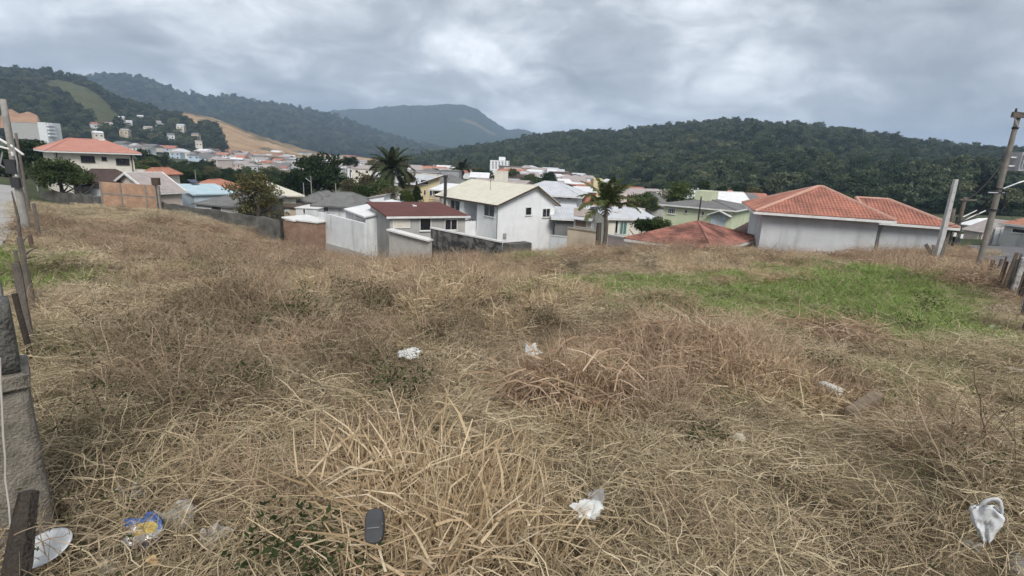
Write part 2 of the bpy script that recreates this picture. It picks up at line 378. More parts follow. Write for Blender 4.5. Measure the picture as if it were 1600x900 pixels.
def hillmat(name, c1, c2, scale, c3=None, bare=None):
    m = bpy.data.materials.new(name); m.use_nodes = True; nt = m.node_tree; L = nt.links.new
    b = nt.nodes['Principled BSDF']; b.inputs['Roughness'].default_value = 1; b.inputs['Specular IOR Level'].default_value = 0
    tc = N(nt, 'ShaderNodeTexCoord')
    n = N(nt, 'ShaderNodeTexNoise'); n.inputs['Scale'].default_value = scale; n.inputs['Detail'].default_value = 8; n.inputs['Roughness'].default_value = .7; L(tc.outputs['Object'], n.inputs[0])
    cr = N(nt, 'ShaderNodeValToRGB'); L(n.outputs[0], cr.inputs[0]); cr.color_ramp.elements[0].position = .35; cr.color_ramp.elements[1].position = .65
    cr.color_ramp.elements[0].color = (*c1, 1); cr.color_ramp.elements[1].color = (*c2, 1); c = cr.outputs[0]
    if bare:
        n2 = N(nt, 'ShaderNodeTexNoise'); n2.inputs['Scale'].default_value = scale * .7; n2.inputs['Detail'].default_value = 9; n2.inputs['Roughness'].default_value = .7; L(tc.outputs['Object'], n2.inputs[0])
        c2_ = N(nt, 'ShaderNodeValToRGB'); L(n2.outputs[0], c2_.inputs[0]); c2_.color_ramp.elements[0].position = .35; c2_.color_ramp.elements[1].position = .62
        c2_.color_ramp.elements[0].color = (*bare[0], 1); c2_.color_ramp.elements[1].color = (*bare[1], 1)
        a = N(nt, 'ShaderNodeAttribute'); a.attribute_name = 'rnd'
        mx = N(nt, 'ShaderNodeMixRGB'); L(a.outputs['Fac'], mx.inputs[0]); L(c, mx.inputs[1]); L(c2_.outputs[0], mx.inputs[2]); c = mx.outputs[0]
    L(c, b.inputs['Base Color'])
    bp = N(nt, 'ShaderNodeBump'); bp.inputs['Strength'].default_value = 1; bp.inputs['Distance'].default_value = .35 / scale; L(n.outputs[0], bp.inputs['Height']); L(bp.outputs[0], b.inputs['Normal'])
    return m
FOR1, FOR2 = (.022, .034, .02), (.05, .068, .036)
# far mountain
hill('mountain', 'distant blue grey forested mountain with a flat top', [(300, 200), (420, 182), (480, 175), (530, 171), (570, 170), (600, 166), (640, 164), (690, 162), (715, 162), (735, 167), (750, 172), (762, 183), (775, 191), (790, 200), (810, 201), (826, 203), (836, 212), (870, 232), (920, 255)],
     [(300, 3600), (950, 3600)], [(300, 2300), (950, 2300)], [(300, -10), (950, -10)], hillmat('far_forest', FOR1, FOR2, .012, bare=((.10, .09, .05), (.15, .12, .07))), 300, 920, 260, 110, 3, 34, power=1.1, seed=11, jag=3.5,
     attrs=lambda U, T, V: ((np.abs(U - 748 + 40 * (T - .62)) < 26) & (np.abs(T - .62 + (U - 748) * .0018) < .035)).astype(float))
# middle ridge
mid = hill('ridge', 'long dark forested ridge behind the town, falling towards the valley', [(60, 125), (120, 122), (155, 118), (190, 118), (230, 126), (262, 137), (290, 148), (320, 152), (352, 152), (390, 158), (430, 164), (470, 170), (500, 176), (530, 185), (570, 200), (620, 217), (680, 232), (740, 243), (800, 250)],
     [(60, 1900), (800, 2000)], [(60, 1100), (500, 1250), (800, 1500)], [(60, -5), (800, -10)], hillmat('ridge_forest', FOR1, FOR2, .02), 60, 800, 220, 80, 9, 18, power=1.15, seed=21)
# bare earth spur
def _bare(U, T, V):
    n = vnoise(V[..., 0], V[..., 1], 60, 5) * .8 + vnoise(V[..., 0], V[..., 1], 18, 6) * .4
    return np.clip((n - .28) * 5, 0, 1)
M_BARE = hillmat('bare_soil', (.11, .10, .055), (.20, .155, .09), .05, bare=((.33, .205, .115), (.47, .335, .21)))
spur = hill('bare_hill', 'bare ochre earth hillside cut above the town', [(270, 176), (296, 176), (318, 181), (340, 187), (360, 193), (385, 204), (410, 213), (440, 223), (480, 234), (520, 242), (560, 248), (620, 256)],
     [(270, 900), (620, 1000)], [(270, 600), (620, 720)], [(270, 6), (400, -4), (620, -8)], M_BARE, 270, 610, 140, 60, 0, 5, power=.9, seed=31, jag=2.5, attrs=_bare)
# near left hill
def _mead(U, T, V):
    c = np.interp(T, [.2, .45, .7, .9], [165, 140, 112, 100]); w = np.interp(T, [.2, .45, .7, .92], [20, 48, 56, 22])
    n = (vnoise(V[..., 0], V[..., 1], 30, 8) - .5) * 34 + (vnoise(V[..., 0], V[..., 1], 11, 9) - .5) * 16
    return np.clip((w - np.abs(U - c) + n) / 6, 0, 1) * (T > .18) * (T < .95)
left = hill('hill_left', 'forested hillside with a pale meadow and scattered houses', [(-120, 112), (-40, 106), (0, 106), (40, 108), (80, 112), (100, 117), (130, 122), (150, 131), (175, 147), (200, 156), (235, 168), (270, 177), (300, 182), (322, 189), (338, 196), (348, 214), (354, 238)],
     [(-120, 900), (200, 850), (354, 620)], [(-120, 380), (200, 480), (354, 560)], [(-120, -2), (200, -1), (352, -4)], hillmat('left_hill_floor', (.018, .026, .014), (.04, .052, .026), .06, bare=((.075, .085, .045), (.12, .12, .065))), -120, 354, 170, 80, 7, 9, seed=41, attrs=_mead)
# near right hill
right = hill('hill_right', 'dark green forested hill with a rounded crest', [(600, 258), (640, 250), (680, 243), (720, 234), (770, 225), (810, 217), (845, 210), (880, 206), (930, 204), (980, 203), (1010, 200), (1050, 195), (1090, 190), (1130, 187), (1180, 189), (1230, 193), (1280, 197), (1330, 204), (1380, 211), (1430, 220), (1490, 228), (1560, 234), (1640, 240), (1760, 250)],
     [(600, 1050), (850, 850), (1150, 720), (1760, 640)], [(600, 560), (850, 390), (1150, 215), (1400, 170), (1760, 150)], [(600, -13), (850, -13), (1150, -13), (1400, -10.5), (1760, -7)], hillmat('right_hill_floor', (.016, .024, .013), (.035, .047, .024), .06), 600, 1760, 320, 90, 7, 9, seed=51)

# ------------------------------------------------------------------ leaf clouds and instancing
def rand_rot(n):
    q = rng.normal(size=(n, 4)); q /= np.linalg.norm(q, axis=1)[:, None]
    w, x, y, z = q.T
    a = np.stack([1 - 2 * (y * y + z * z), 2 * (x * y + z * w), 2 * (x * z - y * w)], 1)
    b = np.stack([2 * (x * y - z * w), 1 - 2 * (x * x + z * z), 2 * (y * z + x * w)], 1)
    return a, b
def leaves(centers, size, aspect=.5, flat=.0):
    """one rhombus leaf per centre -> verts, faces, rnd"""
    n = len(centers); a, b = rand_rot(n)
    if flat: a[:, 2] *= 1 - flat; b[:, 2] *= 1 - flat
    s = size * rng.uniform(.6, 1.25, n)[:, None]
    v = np.stack([centers - a * s, centers + b * s * aspect, centers + a * s, centers - b * s * aspect], 1).reshape(-1, 3)
    f = np.arange(4 * n).reshape(n, 4)
    return v, f, np.repeat(rng.random(n), 4)
def crown_pts(n_clump, per, rx, ry, rz, clump_r, shell=.55, low=-.6):
    d = rng.normal(size=(n_clump, 3)); d /= np.linalg.norm(d, axis=1)[:, None]; d[:, 2] = np.where(d[:, 2] < low, -d[:, 2], d[:, 2])
    k = rng.uniform(shell, 1, n_clump)[:, None] * rng.uniform(.82, 1.1, n_clump)[:, None]
    c = d * k * np.array([rx, ry, rz])
    p = rng.normal(size=(n_clump, per, 3)); p /= np.linalg.norm(p, axis=2)[..., None]
    p = c[:, None] + p * (rng.random((n_clump, per, 1)) ** .4) * clump_r * np.array([1.15, 1.15, .7]) * rng.uniform(.6, 1.3, (n_clump, 1, 1))
    return p.reshape(-1, 3)
def proto_coll(name, meshes):
    c = bpy.data.collections.new(name)
    for i, me in enumerate(meshes):
        o = bpy.data.objects.new('%s_%02d' % (name, i), me); c.objects.link(o)
    return c
def scatter(name, label, coll, pts, rot, scl, idx):
    pts = np.asarray(pts, np.float32)
    me = bpy.data.meshes.new(name); me.vertices.add(len(pts)); me.vertices.foreach_set('co', pts.ravel())
    a = me.attributes.new('rot', 'FLOAT_VECTOR', 'POINT'); a.data.foreach_set('vector', np.asarray(rot, np.float32).ravel())
    scl = np.asarray(scl, np.float32)
    if scl.ndim == 1: scl = np.repeat(scl[:, None], 3, 1)
    a = me.attributes.new('scl', 'FLOAT_VECTOR', 'POINT'); a.data.foreach_set('vector', scl.ravel())
    a = me.attributes.new('idx', 'INT', 'POINT'); a.data.foreach_set('value', np.asarray(idx, np.int32))
    o = link(name, me); o['kind'] = 'stuff'; o['label'] = label
    ng = bpy.data.node_groups.new(name, 'GeometryNodeTree')
    ng.interface.new_socket('Geometry', in_out='INPUT', socket_type='NodeSocketGeometry'); ng.interface.new_socket('Geometry', in_out='OUTPUT', socket_type='NodeSocketGeometry')
    gi = ng.nodes.new('NodeGroupInput'); go = ng.nodes.new('NodeGroupOutput'); ip = ng.nodes.new('GeometryNodeInstanceOnPoints'); ci = ng.nodes.new('GeometryNodeCollectionInfo')
    ci.inputs['Collection'].default_value = coll; ci.inputs['Separate Children'].default_value = True; ci.inputs['Reset Children'].default_value = True
    ip.inputs['Pick Instance'].default_value = True
    def na(nm, t):
        n = ng.nodes.new('GeometryNodeInputNamedAttribute'); n.data_type = t; n.inputs['Name'].default_value = nm; return n.outputs['Attribute']
    L = ng.links.new
    L(gi.outputs[0], ip.inputs['Points']); L(ci.outputs[0], ip.inputs['Instance']); L(na('idx', 'INT'), ip.inputs['Instance Index'])
    L(na('rot', 'FLOAT_VECTOR'), ip.inputs['Rotation']); L(na('scl', 'FLOAT_VECTOR'), ip.inputs['Scale']); L(ip.outputs[0], go.inputs[0])
    md = o.modifiers.new('scatter', 'NODES'); md.node_group = ng
    return o
M_FOREST = leafmat('forest_leaves', [(0, (.026, .042, .028)), (.4, (.056, .078, .048)), (.75, (.098, .122, .075)), (1, (.16, .175, .115))], trans=.2, inst=.6)
M_FOREST2 = leafmat('pale_forest_leaves', [(0, (.05, .065, .035)), (.5, (.105, .125, .065)), (1, (.19, .195, .12))], trans=.2, inst=.6)
M_FOREST3 = leafmat('dark_forest_leaves', [(0, (.014, .026, .018)), (.5, (.032, .052, .033)), (1, (.07, .095, .055))], trans=.2, inst=.6)
def forest_protos():
    ms = []
    for k in range(9):
        rx = rng.uniform(2.6, 4.6); rz = rng.uniform(2.2, 4.6)
        p = crown_pts(int(rng.integers(9, 20)), 38, rx, rx * rng.uniform(.75, 1.2), rz, rng.uniform(1.0, 1.7), .5, -.15); p[:, 2] += rz * .9 + 1.5
        v, f, r = leaves(p, .40, .75)
        ms.append(mesh_np('forest_crown', v, f, [M_FOREST2 if k in (6, 7) else M_FOREST3 if k in (4, 5) else M_FOREST], attr={'rnd': r}))
    return proto_coll('forest_crown', ms)
FORC = forest_protos()
HILL_HOUSES = []
for _i in range(400):
    _px = random.uniform(128, 310); _t = random.uniform(.05, 1) * np.interp(_px, [128, 175, 215, 260, 310], [.22, .4, .62, .5, .4]); _u, _tt, _V = left
    _q = _V[int(np.clip(np.searchsorted(_u, _px), 0, len(_u) - 1)), int(np.searchsorted(_tt, _t))]
    if len(HILL_HOUSES) < 26 and all(np.hypot(*(_q - r_)[:2]) > 30 for r_ in HILL_HOUSES): HILL_HOUSES.append(_q)
HILL_HOUSES = np.array(HILL_HOUSES)
def clear_of_houses(P):
    ok = np.ones(len(P), bool)
    for q in HILL_HOUSES:
        e = q[:2] / np.linalg.norm(q[:2]); d = P[:, :2] - q[:2]; a = -(d @ e); b = np.abs(d[:, 0] * e[1] - d[:, 1] * e[0]); ok &= ~((a > -6) & (a < 30) & (b < 7))
    return ok
def forest_on(name, label, hl, n, smin, smax, keep=None, tmin=-.02, tmax=1.12):
    u, t, V = hl
    # sample by area
    d1 = np.linalg.norm(np.diff(V, axis=0), axis=2)[:, :-1]; d2 = np.linalg.norm(np.diff(V, axis=1), axis=2)[:-1]
    A = d1 * d2; A[:, (t[:-1] < tmin) | (t[:-1] > tmax)] = 0
    p = (A / A.sum()).ravel(); k = rng.choice(len(p), n, p=p); i, j = np.unravel_index(k, A.shape)
    a, b = rng.random(n)[:, None], rng.random(n)[:, None]
    P = V[i, j] * (1 - a) * (1 - b) + V[i + 1, j] * a * (1 - b) + V[i, j + 1] * (1 - a) * b + V[i + 1, j + 1] * a * b
    if keep is not None:
        kk = keep(u[i] + (u[1] - u[0]) * a[:, 0], t[j] + (t[1] - t[0]) * b[:, 0], P); P = P[kk]
    n = len(P); P[:, 2] -= .8
    big = rng.random(n) < .1
    s = rng.uniform(smin, smax, n) * np.where(big, 1.3, 1); s = np.stack([s, s, s * rng.uniform(.8, 1.35, n)], 1)
    return scatter(name, label, FORC, P, np.stack([np.zeros(n), np.zeros(n), rng.uniform(0, 6.28, n)], 1), s, rng.choice(9, n, p=[.15, .15, .15, .15, .12, .10, .05, .05, .08]))
forest_on('forest', 'dense dark green forest covering the rounded hill', right, 27000, .42, 1.15)
forest_on('forest', 'dark forest around the meadow on the hillside', left, 10500, .5, 1.15, keep=lambda U, T, P: (_mead(U, T, P) < rng.random(len(U)) ** 2 * .99) & (vnoise(P[:, 0], P[:, 1], 34, 61) < np.where(U > 140, .66, .8)) & clear_of_houses(P))
forest_on('forest', 'far forest cloaking the long ridge', mid, 13000, 1.1, 2.3)
# ------------------------------------------------------------------ houses
def wallmat(name, c, streak=.35, v=.85): return mat(name, c, tuple(q * v for q in c), rough=.9, scale=.8, streak=streak, bump=.15, bscale=12, fine=.08)
W_WHITE = wallmat('white_plaster', (.80, .80, .81), .2, .9)
W_WHITE2 = wallmat('stained_white_plaster', (.70, .71, .71), .5)
W_CREAM = wallmat('cream_plaster', (.72, .67, .58), .2)
W_GREY = wallmat('grey_render', (.42, .41, .385), .3)
W_LGREY = wallmat('light_grey_render', (.54, .55, .56), .5)
W_BEIGE = wallmat('beige_plaster', (.58, .49, .37), .2)
W_YEL = wallmat('pale_yellow_plaster', (.68, .56, .34), .15)
W_GREEN = wallmat('pale_green_plaster', (.56, .60, .42), .2)
W_PINK = wallmat('pale_pink_plaster', (.60, .50, .45), .2)
W_BLUE = wallmat('pale_blue_plaster', (.46, .54, .62), .2)
W_DARK = mat('blackened_render', (.035, .036, .038), (.17, .165, .155), rough=.95, scale=1.6, var=.18, streak=.5, bump=.3, bscale=12, fine=.4)
W_OLD = mat('old_dark_concrete', (.15, .14, .125), (.05, .048, .042), rough=.95, scale=1.1, var=.6, streak=.8, bump=.4, bscale=14, fine=.3)
W_ORANGE = wallmat('orange_plaster', (.52, .25, .17), .2)
def brickmat(name, c, c2, mortar, w=.38, h=.2):
    if name in _M: return _M[name]
    m = bpy.data.materials.new(name); m.use_nodes = True; nt = m.node_tree; L = nt.links.new; b = nt.nodes['Principled BSDF']; b.inputs['Roughness'].default_value = .95
    tc = N(nt, 'ShaderNodeTexCoord'); mp = N(nt, 'ShaderNodeMapping'); mp.inputs['Rotation'].default_value = (R(90), 0, 0); L(tc.outputs['Object'], mp.inputs[0])
    br = N(nt, 'ShaderNodeTexBrick'); br.inputs['Scale'].default_value = 1; br.inputs['Brick Width'].default_value = w; br.inputs['Row Height'].default_value = h; br.inputs['Mortar Size'].default_value = .015
    br.inputs['Color1'].default_value = (*c, 1); br.inputs['Color2'].default_value = (*c2, 1); br.inputs['Mortar'].default_value = (*mortar, 1); L(mp.outputs[0], br.inputs[0])
    n = N(nt, 'ShaderNodeTexNoise'); n.inputs['Scale'].default_value = 1.2; n.inputs['Detail'].default_value = 6; L(tc.outputs['Object'], n.inputs[0])
    cr = N(nt, 'ShaderNodeValToRGB'); L(n.outputs[0], cr.inputs[0]); cr.color_ramp.elements[0].position = .3; cr.color_ramp.elements[1].position = .65; cr.color_ramp.elements[0].color = (.6, .56, .52, 1)
    mx = N(nt, 'ShaderNodeMixRGB'); mx.blend_type = 'MULTIPLY'; mx.inputs[0].default_value = .8; L(br.outputs[0], mx.inputs[1]); L(cr.outputs[0], mx.inputs[2]); L(mx.outputs[0], b.inputs['Base Color'])
    _M[name] = m; return m
BRICK = brickmat('clay_block', (.50, .29, .18), (.42, .235, .145), (.36, .31, .26))
BRICK_OLD = brickmat('old_clay_brick', (.34, .20, .135), (.25, .155, .105), (.25, .22, .185))
R_RED = mat('red_clay_tile', (.52, .22, .155), (.25, .115, .088), scale=.6, var=.6, detail=8, fine=.5)
CAP_RED = mat('pale_ridge_tile', (.52, .33, .26), (.38, .2, .155), scale=3, var=.9)
R_SALMON = mat('salmon_tile', (.50, .25, .195), (.43, .205, .16), scale=1.0, var=.8, fine=.15)
R_ORANGE = mat('orange_tile', (.46, .215, .145), (.36, .165, .11), scale=1.4, fine=.2)
R_BROWN = mat('brown_red_roof', (.135, .05, .042), (.10, .04, .035), scale=.8, fine=.15)
R_DBROWN = mat('dark_brown_tile', (.10, .065, .055), (.06, .045, .04), scale=1.5, fine=.3)
R_CREAM = mat('cream_painted_tile', (.62, .585, .49), (.51, .48, .40), scale=.9, var=.8, fine=.1)
R_GREY = mat('grey_fibre_cement', (.20, .195, .19), (.12, .118, .115), scale=1.0, var=.9, streak=.4, fine=.2)
R_LGREY = mat('light_grey_metal_roof', (.52, .53, .55), (.42, .43, .45), scale=.7, var=.8, rough=.6, streak=.2)
R_PINKG = mat('pinkish_grey_roof', (.40, .35, .33), (.30, .26, .25), scale=1.2, var=.9, streak=.4, fine=.2)
R_BLUE = mat('pale_blue_metal_roof', (.42, .53, .57), (.34, .44, .49), scale=.7, rough=.6, streak=.15)
R_WHITE = mat('white_metal_roof', (.68, .68, .68), (.58, .58, .58), scale=.7, rough=.6, streak=.2)
T_WHITE = mat('white_trim', (.68, .67, .65), (.56, .55, .53), scale=2)
T_DARK = mat('dark_trim', (.05, .045, .042), (.03, .028, .026), scale=2)
T_WOOD = mat('dark_wood_trim', (.09, .06, .045), (.055, .04, .03), scale=6)
GLASS = mat('dark_window_glass', (.022, .024, .028), (.014, .015, .018), rough=.12, scale=1, spec=.6)
BLIND = mat('rolled_blind', (.62, .58, .50), (.55, .51, .44), scale=2)
DOORW = mat('white_door', (.66, .66, .68), (.58, .58, .6), scale=2)
DOORG = mat('teal_door', (.10, .20, .18), (.08, .16, .145), scale=3)
DOORB = mat('pale_blue_gate', (.50, .57, .66), (.44, .5, .58), scale=2)

def roof_faces(kind, w, l, h, rise, o, ridge=None):
    """polygons with the eave edge first, local house coords (x along the front, y back)"""
    x0, x1, y0, y1 = -o, w + o, -o, l + o
    E = lambda x, y: (x, y, h)
    T = lambda x, y: (x, y, h + rise)
    if kind == 'hip':
        W, D = x1 - x0, y1 - y0
        if ridge: a, b, yc = ridge; ra, rb = (a * w, yc * l), (b * w, yc * l)
        elif W >= D: ra, rb = (x0 + D / 2, (y0 + y1) / 2), (x1 - D / 2, (y0 + y1) / 2)
        else: ra = rb = None
        if ra is None:
            c, d = (w / 2, y0 + W / 2), (w / 2, y1 - W / 2)
            return [[E(x0, y0), E(x1, y0), T(*c)], [E(x1, y0), E(x1, y1), T(*d), T(*c)], [E(x1, y1), E(x0, y1), T(*d)], [E(x0, y1), E(x0, y0), T(*c), T(*d)]]
        if abs(ra[0] - rb[0]) < .05:
            return [[E(x0, y0), E(x1, y0), T(*ra)], [E(x1, y0), E(x1, y1), T(*ra)], [E(x1, y1), E(x0, y1), T(*ra)], [E(x0, y1), E(x0, y0), T(*ra)]]
        return [[E(x0, y0), E(x1, y0), T(*rb), T(*ra)], [E(x1, y0), E(x1, y1), T(*rb)], [E(x1, y1), E(x0, y1), T(*ra), T(*rb)], [E(x0, y1), E(x0, y0), T(*ra)]]
    if kind == 'gx':
        y = l * (ridge if ridge else .5); k = rise / (y + 0.0); dz = o * rise / max(y, .1)
        return [[(x0, y0, h - dz), (x1, y0, h - dz), T(x1, y), T(x0, y)], [(x1, y1, h - o * rise / (l - y)), (x0, y1, h - o * rise / (l - y)), T(x0, y), T(x1, y)]]
    if kind == 'gy':
        x = w * (ridge if ridge else .5)
        return [[(x1, y0, h - o * rise / (w - x)), (x1, y1, h - o * rise / (w - x)), T(x, y1), T(x, y0)], [(x0, y1, h - o * rise / x), (x0, y0, h - o * rise / x), T(x, y0), T(x, y1)]]
    if kind == 'back':      # single slope rising to the back
        return [[E(x0, y0), E(x1, y0), T(x1, y1), T(x0, y1)]]
    if kind == 'front':     # single slope rising to the front
        return [[E(x1, y1), E(x0, y1), T(x0, y0), T(x1, y0)]]
    if kind == 'right':
        return [[E(x0, y1), E(x0, y0), T(x1, y0), T(x1, y1)]]
    if kind == 'left':
        return [[E(x1, y0), E(x1, y1), T(x0, y1), T(x0, y0)]]
    return [[E(x0, y0), E(x1, y0), E(x1, y1), E(x0, y1)]]
def tile_strips(mb, poly, step, amp, course, lift=.02, seg=3):
    P = [np.array(p, float) for p in poly]
    eu = P[1] - P[0]; Lu = np.linalg.norm(eu); eu /= Lu
    n = np.cross(eu, P[2] - P[0]); n /= np.linalg.norm(n)
    if n[2] < 0: n = -n
    ev = np.cross(n, eu)
    if np.dot(ev, P[2] - P[0]) < 0: ev = -ev
    q = [(np.dot(p - P[0], eu), np.dot(p - P[0], ev)) for p in P]
    k = max(1, int(Lu / step))
    for i in range(k):
        uc = (i + .5) * Lu / k; hit = []
        for a in range(len(q)):
            (ua, va), (ub, vb) = q[a], q[(a + 1) % len(q)]
            if (ua - uc) * (ub - uc) < 0: hit.append(va + (vb - va) * (uc - ua) / (ub - ua))
        if len(hit) < 2: continue
        v0, v1 = min(hit), max(hit)
        if v1 - v0 < .1: continue
        hw = Lu / k * .5
        nc = max(1, int((v1 - v0) / course)) if course else 1
        for c in range(nc):
            a, b = v0 + (v1 - v0) * c / nc, v0 + (v1 - v0) * (c + 1) / nc
            vs_ = []
            for vv, up in ((a, amp * .35 if course else 0), (b, 0)):
                for s in range(seg + 1):
                    th = math.pi * s / seg
                    vs_.append(P[0] + eu * (uc - hw * math.cos(th)) + ev * vv + n * (lift + up + amp * math.sin(th)))
            m = seg + 1
            mb.add(vs_, [(s, s + 1, s + 1 + m, s + m) for s in range(seg)] + [tuple(range(m))], 0)
def window_part(root, o3, ex, ez, nrm, w, h, kind='win', fm=None, split=1):
    """frame + pane; o3 = centre on the wall face, ex/ez/nrm unit axes in house coords"""
    o3, ex, ez, nrm = [np.array(q, float) for q in (o3, ex, ez, nrm)]
    t = min(.07, .14 * min(w, h)); mb = MB()
    for s in (-1, 1):
        mb.obox(o3 + ex * s * (w / 2) + nrm * .02, ex * t / 2, ez * (h / 2 + t / 2), nrm * .05)
        mb.obox(o3 + ez * s * (h / 2) + nrm * .022, ex * (w / 2 - t / 2), ez * t / 2, nrm * .05)
    for s in range(1, split):
        mb.obox(o3 + ex * (w * s / split - w / 2) + nrm * .02, ex * t * .35, ez * (h / 2 - t / 2), nrm * .04)
    if kind == 'win' : mb.obox(o3 - ez * (h / 2 + t * .9) + nrm * .05, ex * (w / 2 + t), ez * t * .35, nrm * .09)
    nm = {'win': 'window', 'door': 'door', 'gate': 'garage_door', 'blind': 'window'}[kind]
    f = mb.build(nm, fm or T_WHITE, root)
    pm = MB(); pm.obox(o3 + nrm * .012, ex * (w / 2 - t / 2), ez * (h / 2 - t / 2), nrm * .012)
    return f, pm
def house(name, label, A, B, L, wall_h, roof, rise, wm, rm, o=.5, wins=(), cat='house', group=None, tiles=None, ridge=None, fascia=T_WHITE, trim=T_WHITE, rt=.1, cap=None, base=-1.5, parapet=0, notch=None):
    P = at(*A); Q = at(B[0], A[1] if B[1] is None else B[1], B[2])
    w = math.hypot(Q[0] - P[0], Q[1] - P[1]); ang = math.atan2(Q[1] - P[1], Q[0] - P[0])
    z0 = P[2] - wall_h
    root = empty(name, (P[0], P[1], z0), ang); tag(root, label, cat, group)
    ca, sa = math.cos(ang), math.sin(ang)
    def local(p): d = p - np.array([P[0], P[1], z0]); return np.array([d[0] * ca + d[1] * sa, -d[0] * sa + d[1] * ca, d[2]])
    cl = local(CAM)
    def hit(face, px, py):
        d = ray(px, py); dl = np.array([d[0] * ca + d[1] * sa, -d[0] * sa + d[1] * ca, d[2]])
        ax, val = {'F': (1, 0), 'L': (0, 0), 'R': (0, w)}[face[0]]
        if len(face) > 1: val += float(face[1:])
        return cl + dl * ((val - cl[ax]) / dl[ax])
    mb = MB()
    if notch:       # recessed balcony in the left face
        ya, yb, dp, za = notch
        mb.box((0, 0, base), (w, L, za)); mb.box((0, 0, za), (dp, ya, wall_h)); mb.box((0, yb, za), (dp, L, wall_h)); mb.box((dp, 0, za), (w, L, wall_h))
    else: mb.box((0, 0, base), (w, L, wall_h))
    g = .06
    if roof == 'gy':
        x = w * (ridge or .5)
        for yy in (0, L): mb.add([(0, yy, wall_h), (w, yy, wall_h), (x, yy, wall_h + rise - g)], [(0, 1, 2)])
    if roof == 'gx':
        y = L * (ridge or .5)
        for xx in (0, w): mb.add([(xx, 0, wall_h), (xx, L, wall_h), (xx, y, wall_h + rise - g)], [(0, 1, 2)])
    if roof in ('right', 'left', 'back', 'front'):
        hs = {'right': (0, 1, 1, 0), 'left': (1, 0, 0, 1), 'back': (0, 0, 1, 1), 'front': (1, 1, 0, 0)}[roof]
        t = [wall_h + k * (rise - g) for k in hs]
        c = [(0, 0), (w, 0), (w, L), (0, L)]
        mb.add([(*c[i], wall_h) for i in range(4)] + [(*c[i], t[i]) for i in range(4)], [(0, 1, 5, 4), (1, 2, 6, 5), (2, 3, 7, 6), (3, 0, 4, 7)])
    if parapet:
        for lo, hi in (((-.06, -.06, wall_h + rt), (w + .06, .12, wall_h + parapet)), ((-.06, L - .12, wall_h + rt), (w + .06, L + .06, wall_h + parapet)), ((-.06, .12, wall_h + rt), (.12, L - .12, wall_h + parapet)), ((w - .12, .12, wall_h + rt), (w + .06, L - .12, wall_h + parapet))): mb.box(lo, hi)
    mb.build('wall', wm, root)
    polys = roof_faces(roof, w, L, wall_h + .003, rise, o, ridge)
    mb = MB()
    for p in polys: mb.slab(p, rt)
    ro = mb.build('roof', rm if tiles is None or True else fascia, root)
    if tiles:
        mb = MB()
        for p in polys: tile_strips(mb, p, *tiles)
        t = mb.build('roof_tiles', rm, root); t['kind'] = 'stuff'
        mb = MB(); seen = set()
        for p in polys:
            for i in range(2, len(p) + 1):
                a, b = p[(i - 1)], p[i % len(p)]
                key = tuple(sorted([tuple(np.round(a, 2)), tuple(np.round(b, 2))]))
                if i == 1 or key in seen: continue
                seen.add(key); mb.tube([np.array(a) + (0, 0, .05), np.array(b) + (0, 0, .05)], .13 if tiles[1] > .04 else .07, 6)
        if cap is not False: mb.build('ridge_cap', cap or rm, root)
    if fascia:
        mb = MB(); hh = wall_h - .1
        for p in polys:
            a, b = np.array(p[0]), np.array(p[1]); d = b - a; d /= np.linalg.norm(d); nn = np.cross(d, [0, 0, 1])
            mb.obox((a + b) / 2 + nn * .03 + np.array([0, 0, -rt * .75]), (b - a) / 2 + d * .03, nn * .028, np.array([0, 0, .09]))
        if roof in ('gy', 'gx', 'right', 'left'):
            for p in polys:
                for a, b in ((p[1], p[2]), (p[3], p[0])):
                    a, b = np.array(a), np.array(b); d = b - a; d /= np.linalg.norm(d); nn = np.cross(d, [0, 0, 1]); nn /= np.linalg.norm(nn)
                    mb.obox((a + b) / 2 + nn * .03 + np.array([0, 0, -rt * .8]), (b - a) / 2, nn * .027, np.array([0, 0, .1]))
        mb.build('fascia', fascia, root)
    for wd in wins:
        face, x0, y0, x1, y1 = wd[:5]; kind = wd[5] if len(wd) > 5 else 'win'; split = wd[6] if len(wd) > 6 else 1; pmat = wd[7] if len(wd) > 7 else None
        a, b = hit(face, x0, (y0 + y1) / 2), hit(face, x1, (y0 + y1) / 2); t, bt = hit(face, (x0 + x1) / 2, y0), hit(face, (x0 + x1) / 2, y1)
        c = (a + b) / 2; c[2] = (t[2] + bt[2]) / 2
        ax = 0 if face[0] == 'F' else 1
        ww = abs(b[ax] - a[ax]); hh = abs(t[2] - bt[2])
        ex = (1, 0, 0) if ax == 0 else (0, 1, 0); nr = {'F': (0, -1, 0), 'L': (-1, 0, 0), 'R': (1, 0, 0)}[face[0]]
        f, pm = window_part(root, c, ex, (0, 0, 1), nr, ww, hh, kind, trim, split)
        pane = {'win': GLASS, 'door': DOORW, 'gate': DOORW, 'blind': BLIND}[kind]
        pm.build('pane' if kind == 'win' else 'leaf' if kind == 'door' else 'panel', pmat or pane, f)
    root['_w'] = w; root['_l'] = L
    return root, w, hit
def part(root, name, m, boxes=(), tubes=(), slabs=()):
    mb = MB()
    for b in boxes: mb.box(*b)
    for t in tubes: mb.tube(*t)
    for s in slabs: mb.slab(*s)
    return mb.build(name, m, root)
TILE = (.24, .055, .42); TILE_FAR = (.3, .05, .5); CORR = (.2, .03, 0); CORR_FAR = (.35, .04, 0)

